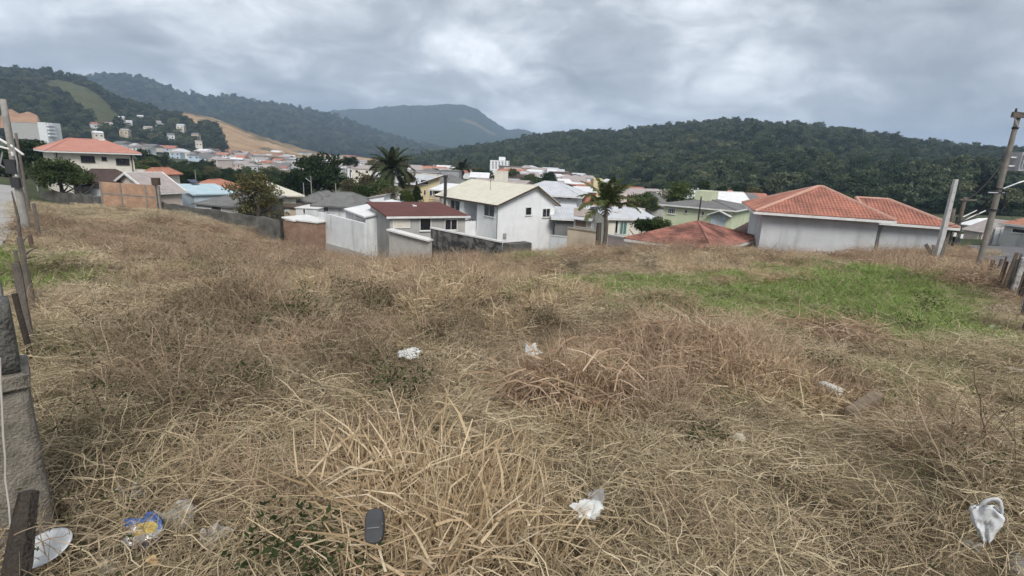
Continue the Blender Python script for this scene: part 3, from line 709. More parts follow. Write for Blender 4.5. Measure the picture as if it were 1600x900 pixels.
# --- large tiled house on the right of the crest (plain rear walls, two stepped blocks)
h, w, _ = house('tiled_house', 'grey rendered house with big red tiled hip roof behind the dry grass', (1194, 331, 40), (1374, 347, 37.6), 9.5, 4.6, 'hip', 1.95, W_LGREY, R_RED, o=.75, tiles=TILE, ridge=(.56, .6, .5), cap=CAP_RED)
h, w, _ = house('tiled_house_annex', 'grey rendered rear block under the lower red tiled ridge', (1376, 347, 40.2), (1478, 357, 38.6), 8.0, 4.2, 'hip', 1.55, W_LGREY, R_RED, o=.6, tiles=TILE, ridge=(-.3, .25, .5), cap=CAP_RED)
part(h, 'downpipe', mat('grey_pipe', (.3, .3, .3)), tubes=[(((.12, -.07, -1), (.12, -.07, 4.0)), .05)])
# --- low red tiled roof just below the crest
h, w, _ = house('low_tiled_house', 'house sunk below the crest showing only its weathered red tiled roof', (990, 374, 40), (1108, 390, 36.2), 10, 3.0, 'hip', 1.35, W_BEIGE, mat('weathered_red_tile', (.40, .175, .135), (.13, .06, .045), scale=.55, var=.35, fine=.35), o=.5, tiles=TILE, ridge=(.5, .5, .5))
# --- white gable house in the centre
h, w, hit = house('gable_house', 'white two storey house with cream gable roof and black flue', (778, 318, 62), (867, 323, 67.5), 14, 5.8, 'gy', 2.1, W_WHITE, R_CREAM, notch=(4.5, 7.6, 2.2, 1.9), o=.5, ridge=.62, tiles=(.3, .03, .5), fascia=T_WOOD, trim=T_WHITE,
    wins=[('F', 821, 324, 830, 336), ('F', 847.5, 326, 859, 339, 'win', 2), ('L', 757, 321, 773, 338, 'win', 2), ('L', 704, 313, 719, 328, 'win', 2)])
part(h, 'stair_rail', T_WOOD, tubes=[(((-.25, 5.0, 3.4), (-.25, 8.3, 2.6)), .05)] + [(((-.25, 5.0 + k * .8, 2.3 - k * .2), (-.25, 5.0 + k * .8, 3.4 - k * .19)), .035) for k in range(5)])
part(h, 'stair_wall', W_WHITE, slabs=[(((-2.6, 8.6, 1.2), (-.01, 8.6, 1.2), (-.01, 4.6, 3.2), (-2.6, 4.6, 3.2)), 3.6)])
part(h, 'downpipe', mat('grey_pipe', (.3, .3, .3)), tubes=[(((-.06, -.06, -1), (-.06, -.06, 5.4)), .06)])
part(h, 'flue', T_DARK, tubes=[(((-.5, 11.6, 1.5), (-.5, 11.6, 8.2)), .22, 8), (((-.5, 11.6, 8.2), (-.5, 11.6, 8.5)), .32, 8)])
part(h, 'chimney_breast', W_CREAM, boxes=[((-.45, 11.3, -1), (-.003, 12.6, 5.5))])
def aerial(h, x, y, z):
    a = part(h, 'aerial', T_DARK, tubes=[(((x, y, z), (x, y, z + 1.9)), .025, 5), (((x - .5, y, z + 1.75), (x + .5, y, z + 1.75)), .018, 4), (((x - .35, y, z + 1.5), (x + .35, y, z + 1.5)), .018, 4)]); return a
aerial(h, 3.0, 6.0, 6.6)
part(h, 'meter_box', mat('grey_meter_box', (.34, .34, .35)), boxes=[((.9, -.14, 1.6), (1.35, -.004, 2.2))])
part(h, 'yard_shed', W_OLD, boxes=[((.8, -1.6, -1), (4.2, -.2, 1.1))])
# --- grey house with brown roof
h, w, hit = house('grey_house', 'grey house with brown red roof and open terrace windows', (609, 338, 46), (727, 341, 49.3), 8.0, 5.6, 'back', .5, W_GREY, R_BROWN, o=.35, fascia=T_WHITE, tiles=(.25, .02, 0), cap=False,
    wins=[('F', 614, 343, 640, 356, 'blind', 1), ('F', 656, 341, 673, 360, 'win'), ('F', 695, 343, 714, 359, 'win', 2)])
# --- black wall in front of it, white coping
def wall(name, label, A, B, hA, hB, th, m, cap=None, capm=T_WHITE, cat='wall', group=None, caph=.12, rag=0.0, parts=None):
    P, Q = at(*A), at(*B); d = (Q - P); Ln = math.hypot(d[0], d[1]); ang = math.atan2(d[1], d[0]); dz = d[2]
    root = empty(name, (P[0], P[1], P[2] - hA), ang); tag(root, label, cat, group)
    n = max(2, int(Ln / .6)); mb = MB(); xs = [Ln * i / n for i in range(n + 1)]
    tops = [hA + dz * i / n + random.uniform(-rag, rag) for i in range(n + 1)]; bots = [hA + dz * i / n - (hA + (hB - hA) * i / n) - .8 for i in range(n + 1)]
    V = []
    for i in range(n + 1): V += [(xs[i], 0, bots[i]), (xs[i], 0, tops[i]), (xs[i], th, tops[i]), (xs[i], th, bots[i])]
    F = []
    for i in range(n):
        a, b = 4 * i, 4 * i + 4; F += [(a, b, b + 1, a + 1), (a + 1, b + 1, b + 2, a + 2), (a + 2, b + 2, b + 3, a + 3)]
    F += [(0, 1, 2, 3), (4 * n + 3, 4 * n + 2, 4 * n + 1, 4 * n)]
    mb.add(V, F); mb.build('wall_face', m, root)
    if cap:
        mb = MB(); mb.slab([(-.05, -cap, hA + caph), (Ln + .05, -cap, hA + dz + caph), (Ln + .05, th + cap, hA + dz + caph), (-.05, th + cap, hA + caph)], caph); mb.build('coping', capm, root)
    return root, Ln
r_, ln = wall('terrace_wall', 'grey terrace wall with white coping in front of the grey house', (608, 360, 45.4), (672, 377, 43.0), 4.6, 3.2, .25, W_GREY, .3, T_WHITE, caph=.14)
wall('black_wall', 'blackened boundary wall with a pale coping in front of the grey house', (673, 357, 43.5), (782, 379, 38.5), 3.2, 2.2, .2, W_DARK, .04)
r_, ln = wall('stained_wall', 'long white stained boundary wall beside the grey house', (497, 331, 52), (569, 349, 46.2), 3.4, 3.3, .2, W_WHITE2, None)
part(r_, 'footing', W_GREY, boxes=[((0, -.12, -1), (ln, -.01, .5))])
# --- brick shed
h, w, _ = house('brick_shed', 'weathered brick shed with flat pale slab roof', (464, 343, 51), (495, 345, 50), 3.4, 2.9, 'flat', 0, BRICK_OLD, T_WHITE, o=.12, rt=.14, fascia=None, cat='shed')
part(h, 'side_wall', BRICK_OLD, boxes=[((-1.9, .05, -1.2), (-.004, .25, 2.6))])
part(h, 'side_slab', T_WHITE, slabs=[(((-2.0, -.06, 3.0), (-.14, -.06, 2.75), (-.14, 3.3, 2.75), (-2.0, 3.3, 3.0)), .12)])
# --- dark grey roofed houses behind the stained wall
house('grey_roof_house', 'white house under a dark grey hip roof behind the stained wall', (496, 321, 60), (552, 323, 60), 8, 3.6, 'hip', 1.3, W_WHITE2, R_GREY, o=.6, tiles=CORR_FAR, fascia=None, ridge=(.2, .7, .5), wins=[('F', 506, 323, 513, 331, 'win', 2)])
house('grey_gabled_house', 'low house with dark grey roof next to the cream roofed house', (470, 315, 70), (508, 317, 70), 7, 3.4, 'hip', 1.2, W_WHITE2, R_GREY, o=.4, tiles=CORR_FAR, fascia=None)
house('white_annex', 'white annex with a flat white roof behind the brick shed', (462, 324, 58), (497, 325, 58), 4, 2.8, 'flat', 0, W_WHITE2, T_WHITE, o=.1, wins=[('F', 474, 325, 477, 333)], cat='annex', fascia=None)
house('metal_roof_annex', 'annex with sloping white metal roof against the grey house', (540, 327, 56), (571, 332, 50), 5, 3.4, 'back', 1.0, W_WHITE2, R_WHITE, o=.2, tiles=CORR_FAR, cap=False, wins=[('F', 557, 338, 569, 341)], cat='annex', fascia=None)
house('cream_roof_house', 'cream house with cream hip roof beside the olive tree', (420, 306, 66), (462, 307, 68), 9, 3.0, 'hip', 1.5, W_CREAM, R_CREAM, o=.9, tiles=(.3, .03, .5), ridge=(.05, .25, .5), fascia=None)
house('yellow_annex', 'yellow and blue annex under a dark flat roof below the cream house', (425, 322, 60), (463, 322, 60), 4, 3.0, 'flat', 0, W_BEIGE, T_WOOD, o=.25, fascia=None, cat='annex', wins=[('F', 441, 325, 452, 332, 'door'), ('F', 426, 324, 439, 339, 'gate', 1, W_BLUE)])
# --- left side
h, w, hit = house('salmon_roof_house', 'cream two storey house with salmon hip roof on the left', (82, 236, 74), (208, 241, 81), 9.0, 6.4, 'hip', 1.75, W_CREAM, R_SALMON, o=.85, tiles=TILE_FAR, ridge=(.28, .72, .5), trim=T_DARK,
    wins=[('F', 126.5, 244, 147.5, 253, 'win', 4), ('F', 159, 245.5, 166, 250.5), ('F', 181.5, 248, 201.5, 257, 'win', 4)])
for x in (.35, w - .3): part(h, 'downpipe', T_WOOD, tubes=[(((x, -.07, 0), (x, -.07, 6.2)), .07)])
part(h, 'balcony', W_CREAM, boxes=[((w + .01, .4, 2.9), (w + 1.5, 4, 4.0))])
part(h, 'lower_floor', W_CREAM, boxes=[((w + .012, 1.0, -1.2), (w + 1.3, 5, 2.89))])
part(h, 'water_tank', T_WHITE, boxes=[((w * .66, 4.2, 7.6), (w * .66 + .8, 5, 8.4))])
house('brown_roof_house', 'low house with dark brown hip roof behind the clay block fence', (143, 285, 60), (216, 287, 63), 7, 3.2, 'hip', 1.25, W_LGREY, R_DBROWN, o=.35, tiles=TILE_FAR, fascia=T_WOOD, ridge=(.1, .62, .5))
house('lean_to', 'grey lean to shed with dark roof beside the leafy tree', (114, 288, 60), (154, 291, 59), 4, 2.4, 'flat', 0, W_LGREY, R_DBROWN, o=.25, fascia=None, cat='shed')
house('orange_roof_porch', 'small orange tiled porch beside the salmon roofed house', (221, 273, 82), (242, 276, 82), 6, 3.2, 'hip', 1.0, W_CREAM, R_ORANGE, o=.4, fascia=None, tiles=TILE_FAR, cat='porch')
house('corrugated_house', 'house with worn pinkish grey gable roof and white verge', (236, 299, 60), (284, 303, 63.5), 7, 2.7, 'gx', 1.9, W_PINK, R_PINKG, o=.4, tiles=CORR_FAR, fascia=T_WHITE, cap=T_WHITE)
house('orange_roof_house', 'house with bright orange tiled roof behind the pale blue roof', (289, 295, 80), (338, 296, 80), 8, 2.6, 'hip', 1.3, W_WHITE, R_ORANGE, o=.4, tiles=TILE_FAR, fascia=None)
h, w, _ = house('blue_roof_house', 'low house with pale blue metal roof and a dark solar panel', (303, 304, 66), (367, 306, 70), 6, 2.4, 'back', .9, W_BLUE, R_BLUE, o=.3, tiles=CORR_FAR, cap=False, fascia=None)
part(h, 'solar_panel', mat('solar_panel', (.02, .03, .07), rough=.3), slabs=[(((1.9, 5.2, 3.55), (2.9, 5.2, 3.55), (2.9, 6.6, 3.9), (1.9, 6.6, 3.9)), .08)])
h, w, _ = house('dark_shed', 'old dark shed with grey fibre cement roof under the olive tree', (306, 318, 56), (376, 324, 54), 6, 2.6, 'back', .9, W_OLD, R_GREY, o=.3, tiles=CORR_FAR, cap=False, fascia=None, cat='shed', wins=[('F', 347, 325, 372, 341, 'gate', 1, W_GREY)])
part(h, 'white_wall', W_WHITE2, boxes=[((.05, -.06, .8), (2.2, -.006, 2.4))])
# clay block fence with concrete frame
def block_fence():
    P, Q = at(156, 284, 53.5), at(244, 288, 52); d = Q - P; Ln = math.hypot(d[0], d[1])
    root = empty('block_fence', (P[0], P[1], P[2] - 2.3), math.atan2(d[1], d[0])); tag(root, 'orange clay block fence panels framed by concrete posts', 'fence')
    c = mat('fence_concrete', (.27, .235, .2), streak=.3); us = [0, .36, .8, 1.0]
    for u in us: part(root, 'post', c, boxes=[((u * Ln - .1, -.04, -.8), (u * Ln + .1, .14, 2.3))])
    for a, b in zip(us, us[1:]):
        x0, x1 = a * Ln + .1, b * Ln - .1
        part(root, 'block_panel', BRICK, boxes=[((x0, .01, -.8), (x1, .12, 1.08))]); part(root, 'beam', c, boxes=[((x0, -.02, 1.08), (x1, .13, 1.22))]); part(root, 'block_panel', BRICK, boxes=[((x0, .01, 1.22), (x1, .12, 2.3))])
block_fence()
wall('boundary_wall', 'low crumbling dark concrete wall running below the clay block fence', (60, 297, 58), (250, 318, 52), 1.3, 1.4, .25, W_OLD, None, rag=.12)
wall('boundary_wall', 'dark mossy boundary wall between the meter post and brick shed', (250, 316, 52), (436, 343, 50.5), 1.3, 1.5, .25, W_OLD, None, rag=.1)
def meter_post():
    P = at(247, 318, 51.5); root = empty('meter_post', P - np.array([0, 0, .6]), 0); tag(root, 'grey concrete meter post carrying a dark box beside the block fence', 'post')
    part(root, 'post', mat('fence_concrete', (.27, .235, .2)), boxes=[((-.2, -.1, -.5), (-.02, .1, 2.4)), ((.12, -.1, -.5), (.3, .1, 2.3))]); part(root, 'meter_box', T_WOOD, boxes=[((-.3, -.18, 2.4), (.38, .16, 3.1))])
meter_post()
# --- centre background
h, w, _ = house('yellow_house', 'yellow house with steep single pitch roof and brown balcony', (650, 289, 92), (687, 291, 95), 7, 5.4, 'right', 1.8, W_YEL, R_LGREY, o=.6, fascia=T_WOOD, wins=[('F', 657, 281, 669, 288, 'win'), ('F', 662, 297, 665, 305), ('F', 671, 296, 675, 306)])
h2, w, _ = house('balcony_block', 'balcony wing with pale metal canopy beside the yellow house', (676, 296, 87), (698, 298, 86), 4, 5.0, 'back', .9, W_BEIGE, R_WHITE, o=.5, tiles=CORR_FAR, cap=False, fascia=T_WHITE, cat='house wing', wins=[('F', 679, 298, 694, 306, 'gate', 1, T_WOOD)])
part(h2, 'balustrade', mat('brown_balustrade', (.30, .2, .14)), boxes=[((0, -1.2, 2.6 + .25 * k), (w, -1.14, 2.72 + .25 * k)) for k in range(4)])
house('grey_wing', 'grey roofed block between the yellow house and white gable', (694, 290, 100), (742, 291, 104), 8, 4, 'hip', 1.8, W_GREY, R_GREY, o=.4, tiles=CORR_FAR, fascia=None)
house('grey_block', 'tall plain grey block behind the yellow house', (690, 266, 118), (717, 267, 118), 6, 7, 'flat', 0, wallmat('grey_block_wall', (.33, .33, .34)), R_GREY, o=.1, fascia=None, cat='building')
house('white_hip_house', 'large white two storey house with pale grey hip roof', (806, 302, 86), (902, 306, 84), 11, 6.2, 'hip', 1.95, W_WHITE, R_LGREY, o=.9, tiles=CORR_FAR, ridge=(.38, .6, .5), wins=[('F', 871, 303, 877.5, 310), ('F', 886, 304, 892, 311), ('F', 868, 315, 875, 320)])
house('beige_block', 'beige flat roofed block with a square water tower', (738, 284, 128), (818, 291, 124), 8, 6, 'gx', .8, W_BEIGE, R_PINKG, o=.4, fascia=None, tiles=CORR_FAR)
house('water_tower', 'square pale beige water tower behind the cream gable roof', (773, 267, 122), (794, 268, 122), 3, 6, 'flat', 0, W_CREAM, W_CREAM, o=.05, fascia=None, cat='tower')
house('blue_shed', 'building with bright blue eaves band behind the water tower', (735, 276, 150), (762, 278, 150), 8, 4, 'gx', 1.2, mat('bright_blue_wall', (.16, .36, .50)), R_WHITE, o=.4, fascia=None, cat='shed')
house('white_shed', 'tiny white shed among the bushes below the tall palm', (602, 302, 72), (624, 305, 72), 3, 2.6, 'flat', 0, W_WHITE, R_WHITE, o=.15, fascia=None, cat='shed', wins=[('F', 612, 305, 621, 316, 'door')])
house('white_cottage', 'small white walled cottage behind the brown red roof', (576, 309, 66), (600, 313, 66), 4, 2.8, 'right', .5, W_WHITE, R_PINKG, o=.2, fascia=None, cat='cottage')
# --- right of the white house: row with garages and green house
h, w, _ = house('carport', 'open carport with grey corrugated roof beside the white gable', (868, 341, 66), (902, 344, 66), 7, 3.2, 'back', 1.2, wallmat('shaded_grey_wall', (.2, .2, .2)), R_LGREY, o=.6, tiles=CORR_FAR, cap=False, cat='carport', fascia=T_WHITE)  # wall grey is darkened to paint in the shade under the carport roof
h, w, _ = house('garage_house', 'cream row house with white garage door behind the palm', (897, 338, 60), (962, 345, 57), 8, 4.4, 'flat', 0, W_PINK, R_LGREY, o=.1, parapet=1.0, fascia=None, wins=[('F', 924, 345, 935, 359, 'gate'), ('F', 899, 341, 917, 355, 'gate', 1, mat('brown_shutter', (.26, .18, .13)))])
part(h, 'canopy', R_LGREY, slabs=[(((0, -.6, 4.2), (2.6, -.6, 4.2), (2.6, 3, 5.6), (0, 3, 5.6)), .1)])
h, w, _ = house('teal_door_house', 'cream house with teal double door and pale metal roof', (952, 341, 55), (1022, 347, 56.5), 4, 4.0, 'back', .8, W_CREAM, R_LGREY, o=.35, tiles=CORR_FAR, cap=False, wins=[('F', 968, 347, 979, 366, 'door', 2, DOORG), ('F', 961, 345, 965, 364, 'win')])
part(h, 'parapet', W_PINK, boxes=[((w * .4, 5.6, 4.6), (w * .9, 5.8, 6.3))])
wall('beige_yard_wall', 'beige yard wall with brown coping left of the palm', (887, 357, 48), (938, 364, 47), 2.2, 2.2, .2, W_BEIGE, .08, mat('brown_coping', (.3, .26, .2)))
wall('grey_yard_wall', 'grey yard wall running right of the palm behind the grass', (950, 368, 45), (1010, 378, 40), 2.0, 2.0, .2, W_PINK, .06, T_WHITE)
wall('white_yard_wall', 'short white wall and gate beside the white gable house', (860, 369, 56), (888, 371, 54), 1.6, 1.6, .15, W_WHITE, .03)
house('orange_house', 'house with orange red wall behind the crown of the palm', (905, 299, 96), (932, 301, 96), 7, 4, 'back', .6, W_ORANGE, R_WHITE, o=.4, fascia=None)
h, w, _ = house('green_house', 'pale green two storey house with grey roof and water tank box', (1038, 319, 68), (1146, 327, 63), 9, 6.4, 'hip', .9, W_GREEN, R_GREY, o=.5, tiles=CORR_FAR, fascia=T_WHITE, wins=[('F', 1044, 326, 1055, 334, 'win', 4), ('F', 1070, 328, 1074, 333), ('F', 1097, 331, 1100, 337), ('F', 1112, 332, 1122, 352, 'gate', 1, DOORB), ('F', 1124, 333, 1134, 353, 'gate', 1, DOORB)])
part(h, 'porch_gable', T_WHITE, slabs=[(((w * .68, -.9, 5.7), (w * .84, -.9, 6.3), (w * .84, .6, 6.3), (w * .68, .6, 5.7)), .12), (((w * .84, -.9, 6.3), (w, -.9, 5.7), (w, .6, 5.7), (w * .84, .6, 6.3)), .12)])
part(h, 'tank_box', W_GREEN, boxes=[((w * .33, 3, 6.2), (w * .58, 6, 8.3))])
house('pale_warehouse', 'long pale grey warehouse wall behind the green house', (1146, 321, 78), (1196, 325, 74), 10, 6, 'back', .6, W_LGREY, R_LGREY, o=.2, fascia=None, cat='building')
house('brown_low_roof', 'low dark brown tiled roof left of the grey tiled house', (1142, 366, 52), (1192, 372, 48), 7, 3, 'gx', 1.6, W_BEIGE, R_DBROWN, o=.3, tiles=TILE_FAR, fascia=None)
house('dark_roof_house', 'dark grey roof behind the green house next to the round tree', (1010, 322, 92), (1046, 324, 92), 9, 4, 'hip', 2.2, W_GREY, R_GREY, o=.4, tiles=CORR_FAR, fascia=None)
h, w, _ = house('beige_tower_house', 'beige tower with arched white gables rising over the palm', (928, 279, 150), (942, 280, 150), 5, 12, 'flat', 0, W_YEL, W_YEL, o=.05, fascia=None, cat='tower')
house('beige_tower_wing', 'lower beige wing with white gable right of the beige tower', (943, 285, 148), (963, 287, 148), 6, 9, 'gy', .9, W_CREAM, T_WHITE, o=.2, fascia=T_WHITE, cat='tower', wins=[('F', 950, 284, 954, 290)])
# apartment tower and white hillside blocks
h, w, _ = house('apartment_tower', 'white apartment tower in front of the forested hill', (766, 250, 420), (796, 252, 420), 12, 22, 'flat', 0, W_WHITE, W_WHITE, o=0, fascia=None, cat='tower', wins=[('F', 769 + 5 * i, 252.5 + 3 * j, 771.3 + 5 * i, 254.2 + 3 * j) for i in range(6) for j in range(4)])
part(h, 'lift_tower', W_WHITE, boxes=[((w * .45, 2, 22.11), (w * .78, 6, 24.8))])
house('white_office', 'long white block with rows of windows on the hill foot', (810, 264, 330), (843, 267, 330), 10, 9, 'flat', 0, W_WHITE, R_LGREY, o=.2, fascia=None, cat='building', wins=[('F', 813 + 5 * i, 266, 816 + 5 * i, 268.5) for i in range(6)])
# right side, across the road
h, w, _ = house('white_corner_house', 'weathered white walled house with orange roof across the road', (1571, 349, 44), (1640, 356, 41), 7, 3.4, 'hip', 1.0, wallmat('dirty_white_plaster', (.55, .54, .52), .7), R_ORANGE, o=.3, fascia=T_WHITE, wins=[('F', 1582, 358, 1604, 364)])
h, w, _ = house('gate_pillars', 'white gate pillars and grey shutter beside the corner house', (1549, 357, 46), (1568, 359, 45.5), .5, 2.4, 'flat', 0, W_LGREY, R_LGREY, o=.05, fascia=None, cat='gate')
for k in (0.0, .55, 1.0): part(h, 'pillar', mat('pink_pillar', (.5, .44, .41)) if k < .5 else W_WHITE, boxes=[((k * w - .16, -.16, -.5), (k * w + .16, -.01, 2.55))])
house('beige_bungalow', 'low pinkish bungalow at the far end of the asphalt road', (1508, 357, 58), (1536, 360, 56), 6, 2.4, 'gx', 1.2, W_PINK, R_PINKG, o=.3, fascia=None, wins=[('F', 1523, 366, 1529, 374, 'gate', 1, W_YEL)])
house('white_shed_roof', 'shed with curved pale roof behind the far poles', (1503, 350, 72), (1536, 353, 70), 6, 3.4, 'hip', .9, W_GREY, R_WHITE, o=.4, fascia=None, cat='shed')
house('flat_roof_shop', 'flat roofed grey building behind the leaning utility pole', (1553, 345, 74), (1580, 347, 72), 8, 4, 'flat', 0, W_LGREY, R_LGREY, o=.4, fascia=None, cat='building')
# big building on the left hillside and its cut bank
h, w, _ = house('long_white_building', 'long grey and white building below an ochre cut bank', (12, 190, 380), (58, 191, 380), 14, 10, 'flat', 0, W_GREY, R_LGREY, o=.2, fascia=None, cat='building')
part(h, 'white_end', W_WHITE2, boxes=[((w + .01, 0, -4), (w + 6, 12, 10.6))])
for k in range(4): part(h, 'balcony', W_WHITE, boxes=[((w + 6.02, .5, 1.2 + 2.4 * k), (w + 7.4, 6, 2.2 + 2.4 * k))])
# far small houses: one mesh each with two materials
def far_house(label, group, px, py, depth, w, l, hgt, wm, rm, kind='g', rz=None):
    P = at(px, py, depth)
    rz = random.uniform(-.5, .5) if rz is None else rz
    mb = MB(); mb.box((-w / 2, -l / 2, -5), (w / 2, l / 2, hgt), 0)
    r = w * .18; x, y = w / 2 + .4, l / 2 + .4
    if kind == 'f': mb.box((-x, -y, hgt + .01), (x, y, hgt + .35), 1)
    else:
        k = .0 if kind == 'g' else y * .9
        mb.add([(-x, -y, hgt), (x, -y, hgt), (x, y, hgt), (-x, y, hgt), (-x + k, 0, hgt + r), (x - k, 0, hgt + r)], [(0, 1, 5, 4), (2, 3, 4, 5), (1, 2, 5), (3, 0, 4), (0, 3, 2, 1)], 1)
    nwin = max(1, int(w / 3.2))
    for i in range(nwin):
        cx = -w / 2 + w * (i + .5) / nwin
        for zz in ([1.2] if hgt < 4.2 else [1.2, 4.0]):
            if zz + 1.2 < hgt: mb.box((cx - .55, -l / 2 - .04, zz), (cx + .55, -l / 2 - .01, zz + 1.1), 2)
    o = mb.build('far_house', [wm, rm, GLASS], None, loc=(P[0], P[1], P[2] - hgt), rot=(0, 0, rz)); tag(o, label, 'house', group)
FW = [W_WHITE, W_WHITE, W_WHITE, W_CREAM, W_CREAM, W_PINK, W_LGREY, W_BEIGE, W_WHITE2, W_BLUE]
FR = [R_GREY, R_GREY, R_PINKG, R_LGREY, R_PINKG, R_PINKG, R_LGREY, R_ORANGE, R_DBROWN, R_WHITE, R_RED]
WN = {'white_plaster': 'white', 'cream_plaster': 'cream', 'pale_pink_plaster': 'pinkish', 'light_grey_render': 'pale grey', 'beige_plaster': 'beige', 'stained_white_plaster': 'dingy white', 'grey_render': 'grey', 'pale_blue_plaster': 'pale blue'}
RN = {'grey_fibre_cement': 'dark grey', 'pinkish_grey_roof': 'worn pinkish', 'light_grey_metal_roof': 'light grey', 'orange_tile': 'orange', 'dark_brown_tile': 'dark brown', 'white_metal_roof': 'white', 'red_clay_tile': 'red'}
def cluster(label, group, n, pxr, top, bot, dep, size=(8, 15)):
    """top/bot: polyline of the roof-line band, depth grows upwards in the band"""
    for i in range(n):
        px = random.uniform(*pxr); a = random.random()
        y0, y1 = np.interp(px, *zip(*top)), np.interp(px, *zip(*bot)); d = np.interp(a, [0, 1], dep)
        w = random.uniform(*size)
        wm, rm = random.choice(FW), random.choice(FR)
        far_house(label.format(WN[wm.name], RN[rm.name]), group, px, y1 + (y0 - y1) * a, d, w, random.uniform(.7, 1) * w, random.choice([3.2, 3.4, 5.8]), wm, rm, random.choice('gghf'))
cluster('small {} house with {} roof at the foot of the left hill', 'houses at the foot of the left hill', 62, (185, 335), [(185, 212), (335, 226)], [(185, 226), (335, 248)], (430, 640))
cluster('small {} house with {} roof below the bare earth hill', 'houses below the bare earth hill', 115, (325, 560), [(325, 226), (420, 236), (560, 244)], [(325, 247), (460, 272), (560, 268)], (380, 720))
cluster('small {} house with {} roof behind the tall dense palm', 'houses in the middle of the valley', 46, (560, 760), [(560, 244), (760, 262)], [(560, 264), (760, 276)], (230, 620))
cluster('small {} house with {} roof near the white apartment tower', 'houses near the apartment tower', 55, (795, 925), [(795, 256), (925, 276)], [(795, 276), (925, 298)], (200, 330), (7, 11))
cluster('small {} house with {} roof peeping over the pale green house', 'roofs at the foot of the rounded hill', 18, (965, 1200), [(965, 292), (1200, 310)], [(965, 308), (1200, 319)], (115, 200), (8, 13))
# houses high on the left hill stand on its surface
def on_hill(hl, px, t):
    u, tt, V = hl; i = int(np.clip(np.searchsorted(u, px), 0, len(u) - 1)); j = int(np.searchsorted(tt, t)); return V[i, j]
for P in HILL_HOUSES:
    w = random.uniform(5.5, 8.5); d = P - CAM
    mb = MB(); hh = random.choice([4.2, 4.5, 6]); mb.box((-w / 2, -w * .4, -4), (w / 2, w * .4, hh), 0)
    mb.add([(-w / 2 - .4, -w * .45, hh), (w / 2 + .4, -w * .45, hh), (w / 2 + .4, w * .45, hh), (-w / 2 - .4, w * .45, hh), (-w / 2, 0, hh + 1.6), (w / 2, 0, hh + 1.6)], [(0, 1, 5, 4), (2, 3, 4, 5), (1, 2, 5), (3, 0, 4), (0, 3, 2, 1)], 1)
    for k in (-.25, .25): mb.box((k * w - .6, -w * .4 - .05, 1.6 + hh - 4.5), (k * w + .6, -w * .4 - .01, 2.8 + hh - 4.5), 2)
    wm, rm = random.choice([W_WHITE2, W_CREAM, W_PINK, W_LGREY, W_BEIGE, W_GREY, W_BLUE]), random.choice(FR)
    o = mb.build('far_house', [wm, rm, GLASS], loc=P + np.array([0, 0, 1.5]), rot=(0, 0, math.atan2(d[1], d[0]) - math.pi / 2 + random.uniform(-.5, .5)))
    tag(o, 'tiny {} house with {} roof high on the forested left hillside'.format(WN[wm.name], RN[rm.name]), 'house', 'houses scattered up the left hillside')
# ochre cut bank behind the long building
def bank():
    us = np.linspace(0, 66, 24); top = lerp_list(us, [(0, 182), (8, 172), (18, 170), (30, 178), (44, 174), (58, 180), (66, 194)])
    V = []; 
    for a, y in zip(us, top):
        for k, s in enumerate(np.linspace(0, 1, 6)):
            p = at(a, 200 + (y - 200) * s, 398 + 30 * s + 3 * random.random()); V.append(p)
        p = at(a, 205, 455); V.append(p)
    n = 7; F = [(i * n + k, (i + 1) * n + k, (i + 1) * n + k + 1, i * n + k + 1) for i in range(23) for k in range(6)]
    o = link('earth_bank', mesh_np('earth_bank', np.array(V), F, [mat('ochre_earth', (.36, .21, .13), (.26, .16, .10), scale=.1)], smooth=True)); o['kind'] = 'structure'; o['label'] = 'ochre cut earth bank above the long white building'
bank()

# ------------------------------------------------------------------ trees
BARK = mat('bark', (.12, .10, .08), (.07, .06, .05), scale=8, bump=.5)
L_DARK = leafmat('dark_leaves', [(0, (.010, .018, .009)), (.5, (.026, .042, .018)), (1, (.062, .085, .036))], .2, inst=.4)
L_MID = leafmat('mid_leaves', [(0, (.026, .04, .016)), (.5, (.062, .085, .034)), (1, (.125, .15, .06))], .25, inst=.4)
L_OLIVE = leafmat('olive_leaves', [(0, (.05, .05, .022)), (.5, (.115, .108, .05)), (1, (.20, .18, .09))], .25, inst=.2)
L_BRIGHT = leafmat('bright_leaves', [(0, (.04, .06, .02)), (.5, (.085, .115, .035)), (1, (.15, .175, .06))], .3, inst=.2)
L_DRYB = leafmat('dry_bush_leaves', [(0, (.045, .042, .024)), (.5, (.10, .09, .05)), (1, (.17, .15, .09))], .25, inst=.3)
def trunk_mesh(h, r, rx, nl=5):
    mb = MB(); k = 7; x = y = 0; pts = []; 
    for i in range(k): pts.append((x, y, h * i / (k - 1))); x += random.uniform(-.06, .06) * h * .2; y += random.uniform(-.06, .06) * h * .2
    mb.tube([(pts[0][0], pts[0][1], -.6)] + pts, [r * 1.25] + [r * (1 - .6 * i / (k - 1)) for i in range(k)], 7)
    for i in range(nl):
        s = pts[random.randint(2, k - 2)]; a = 6.28 * i / nl + random.uniform(-.4, .4); L_ = rx * random.uniform(.5, .85)
        mb.tube([s, (s[0] + math.cos(a) * L_ * .5, s[1] + math.sin(a) * L_ * .5, s[2] + L_ * .35), (s[0] + math.cos(a) * L_, s[1] + math.sin(a) * L_, s[2] + L_ * .8)], [r * .45, r * .3, r * .1], 5)
    return mb.mesh('trunk', BARK, True)
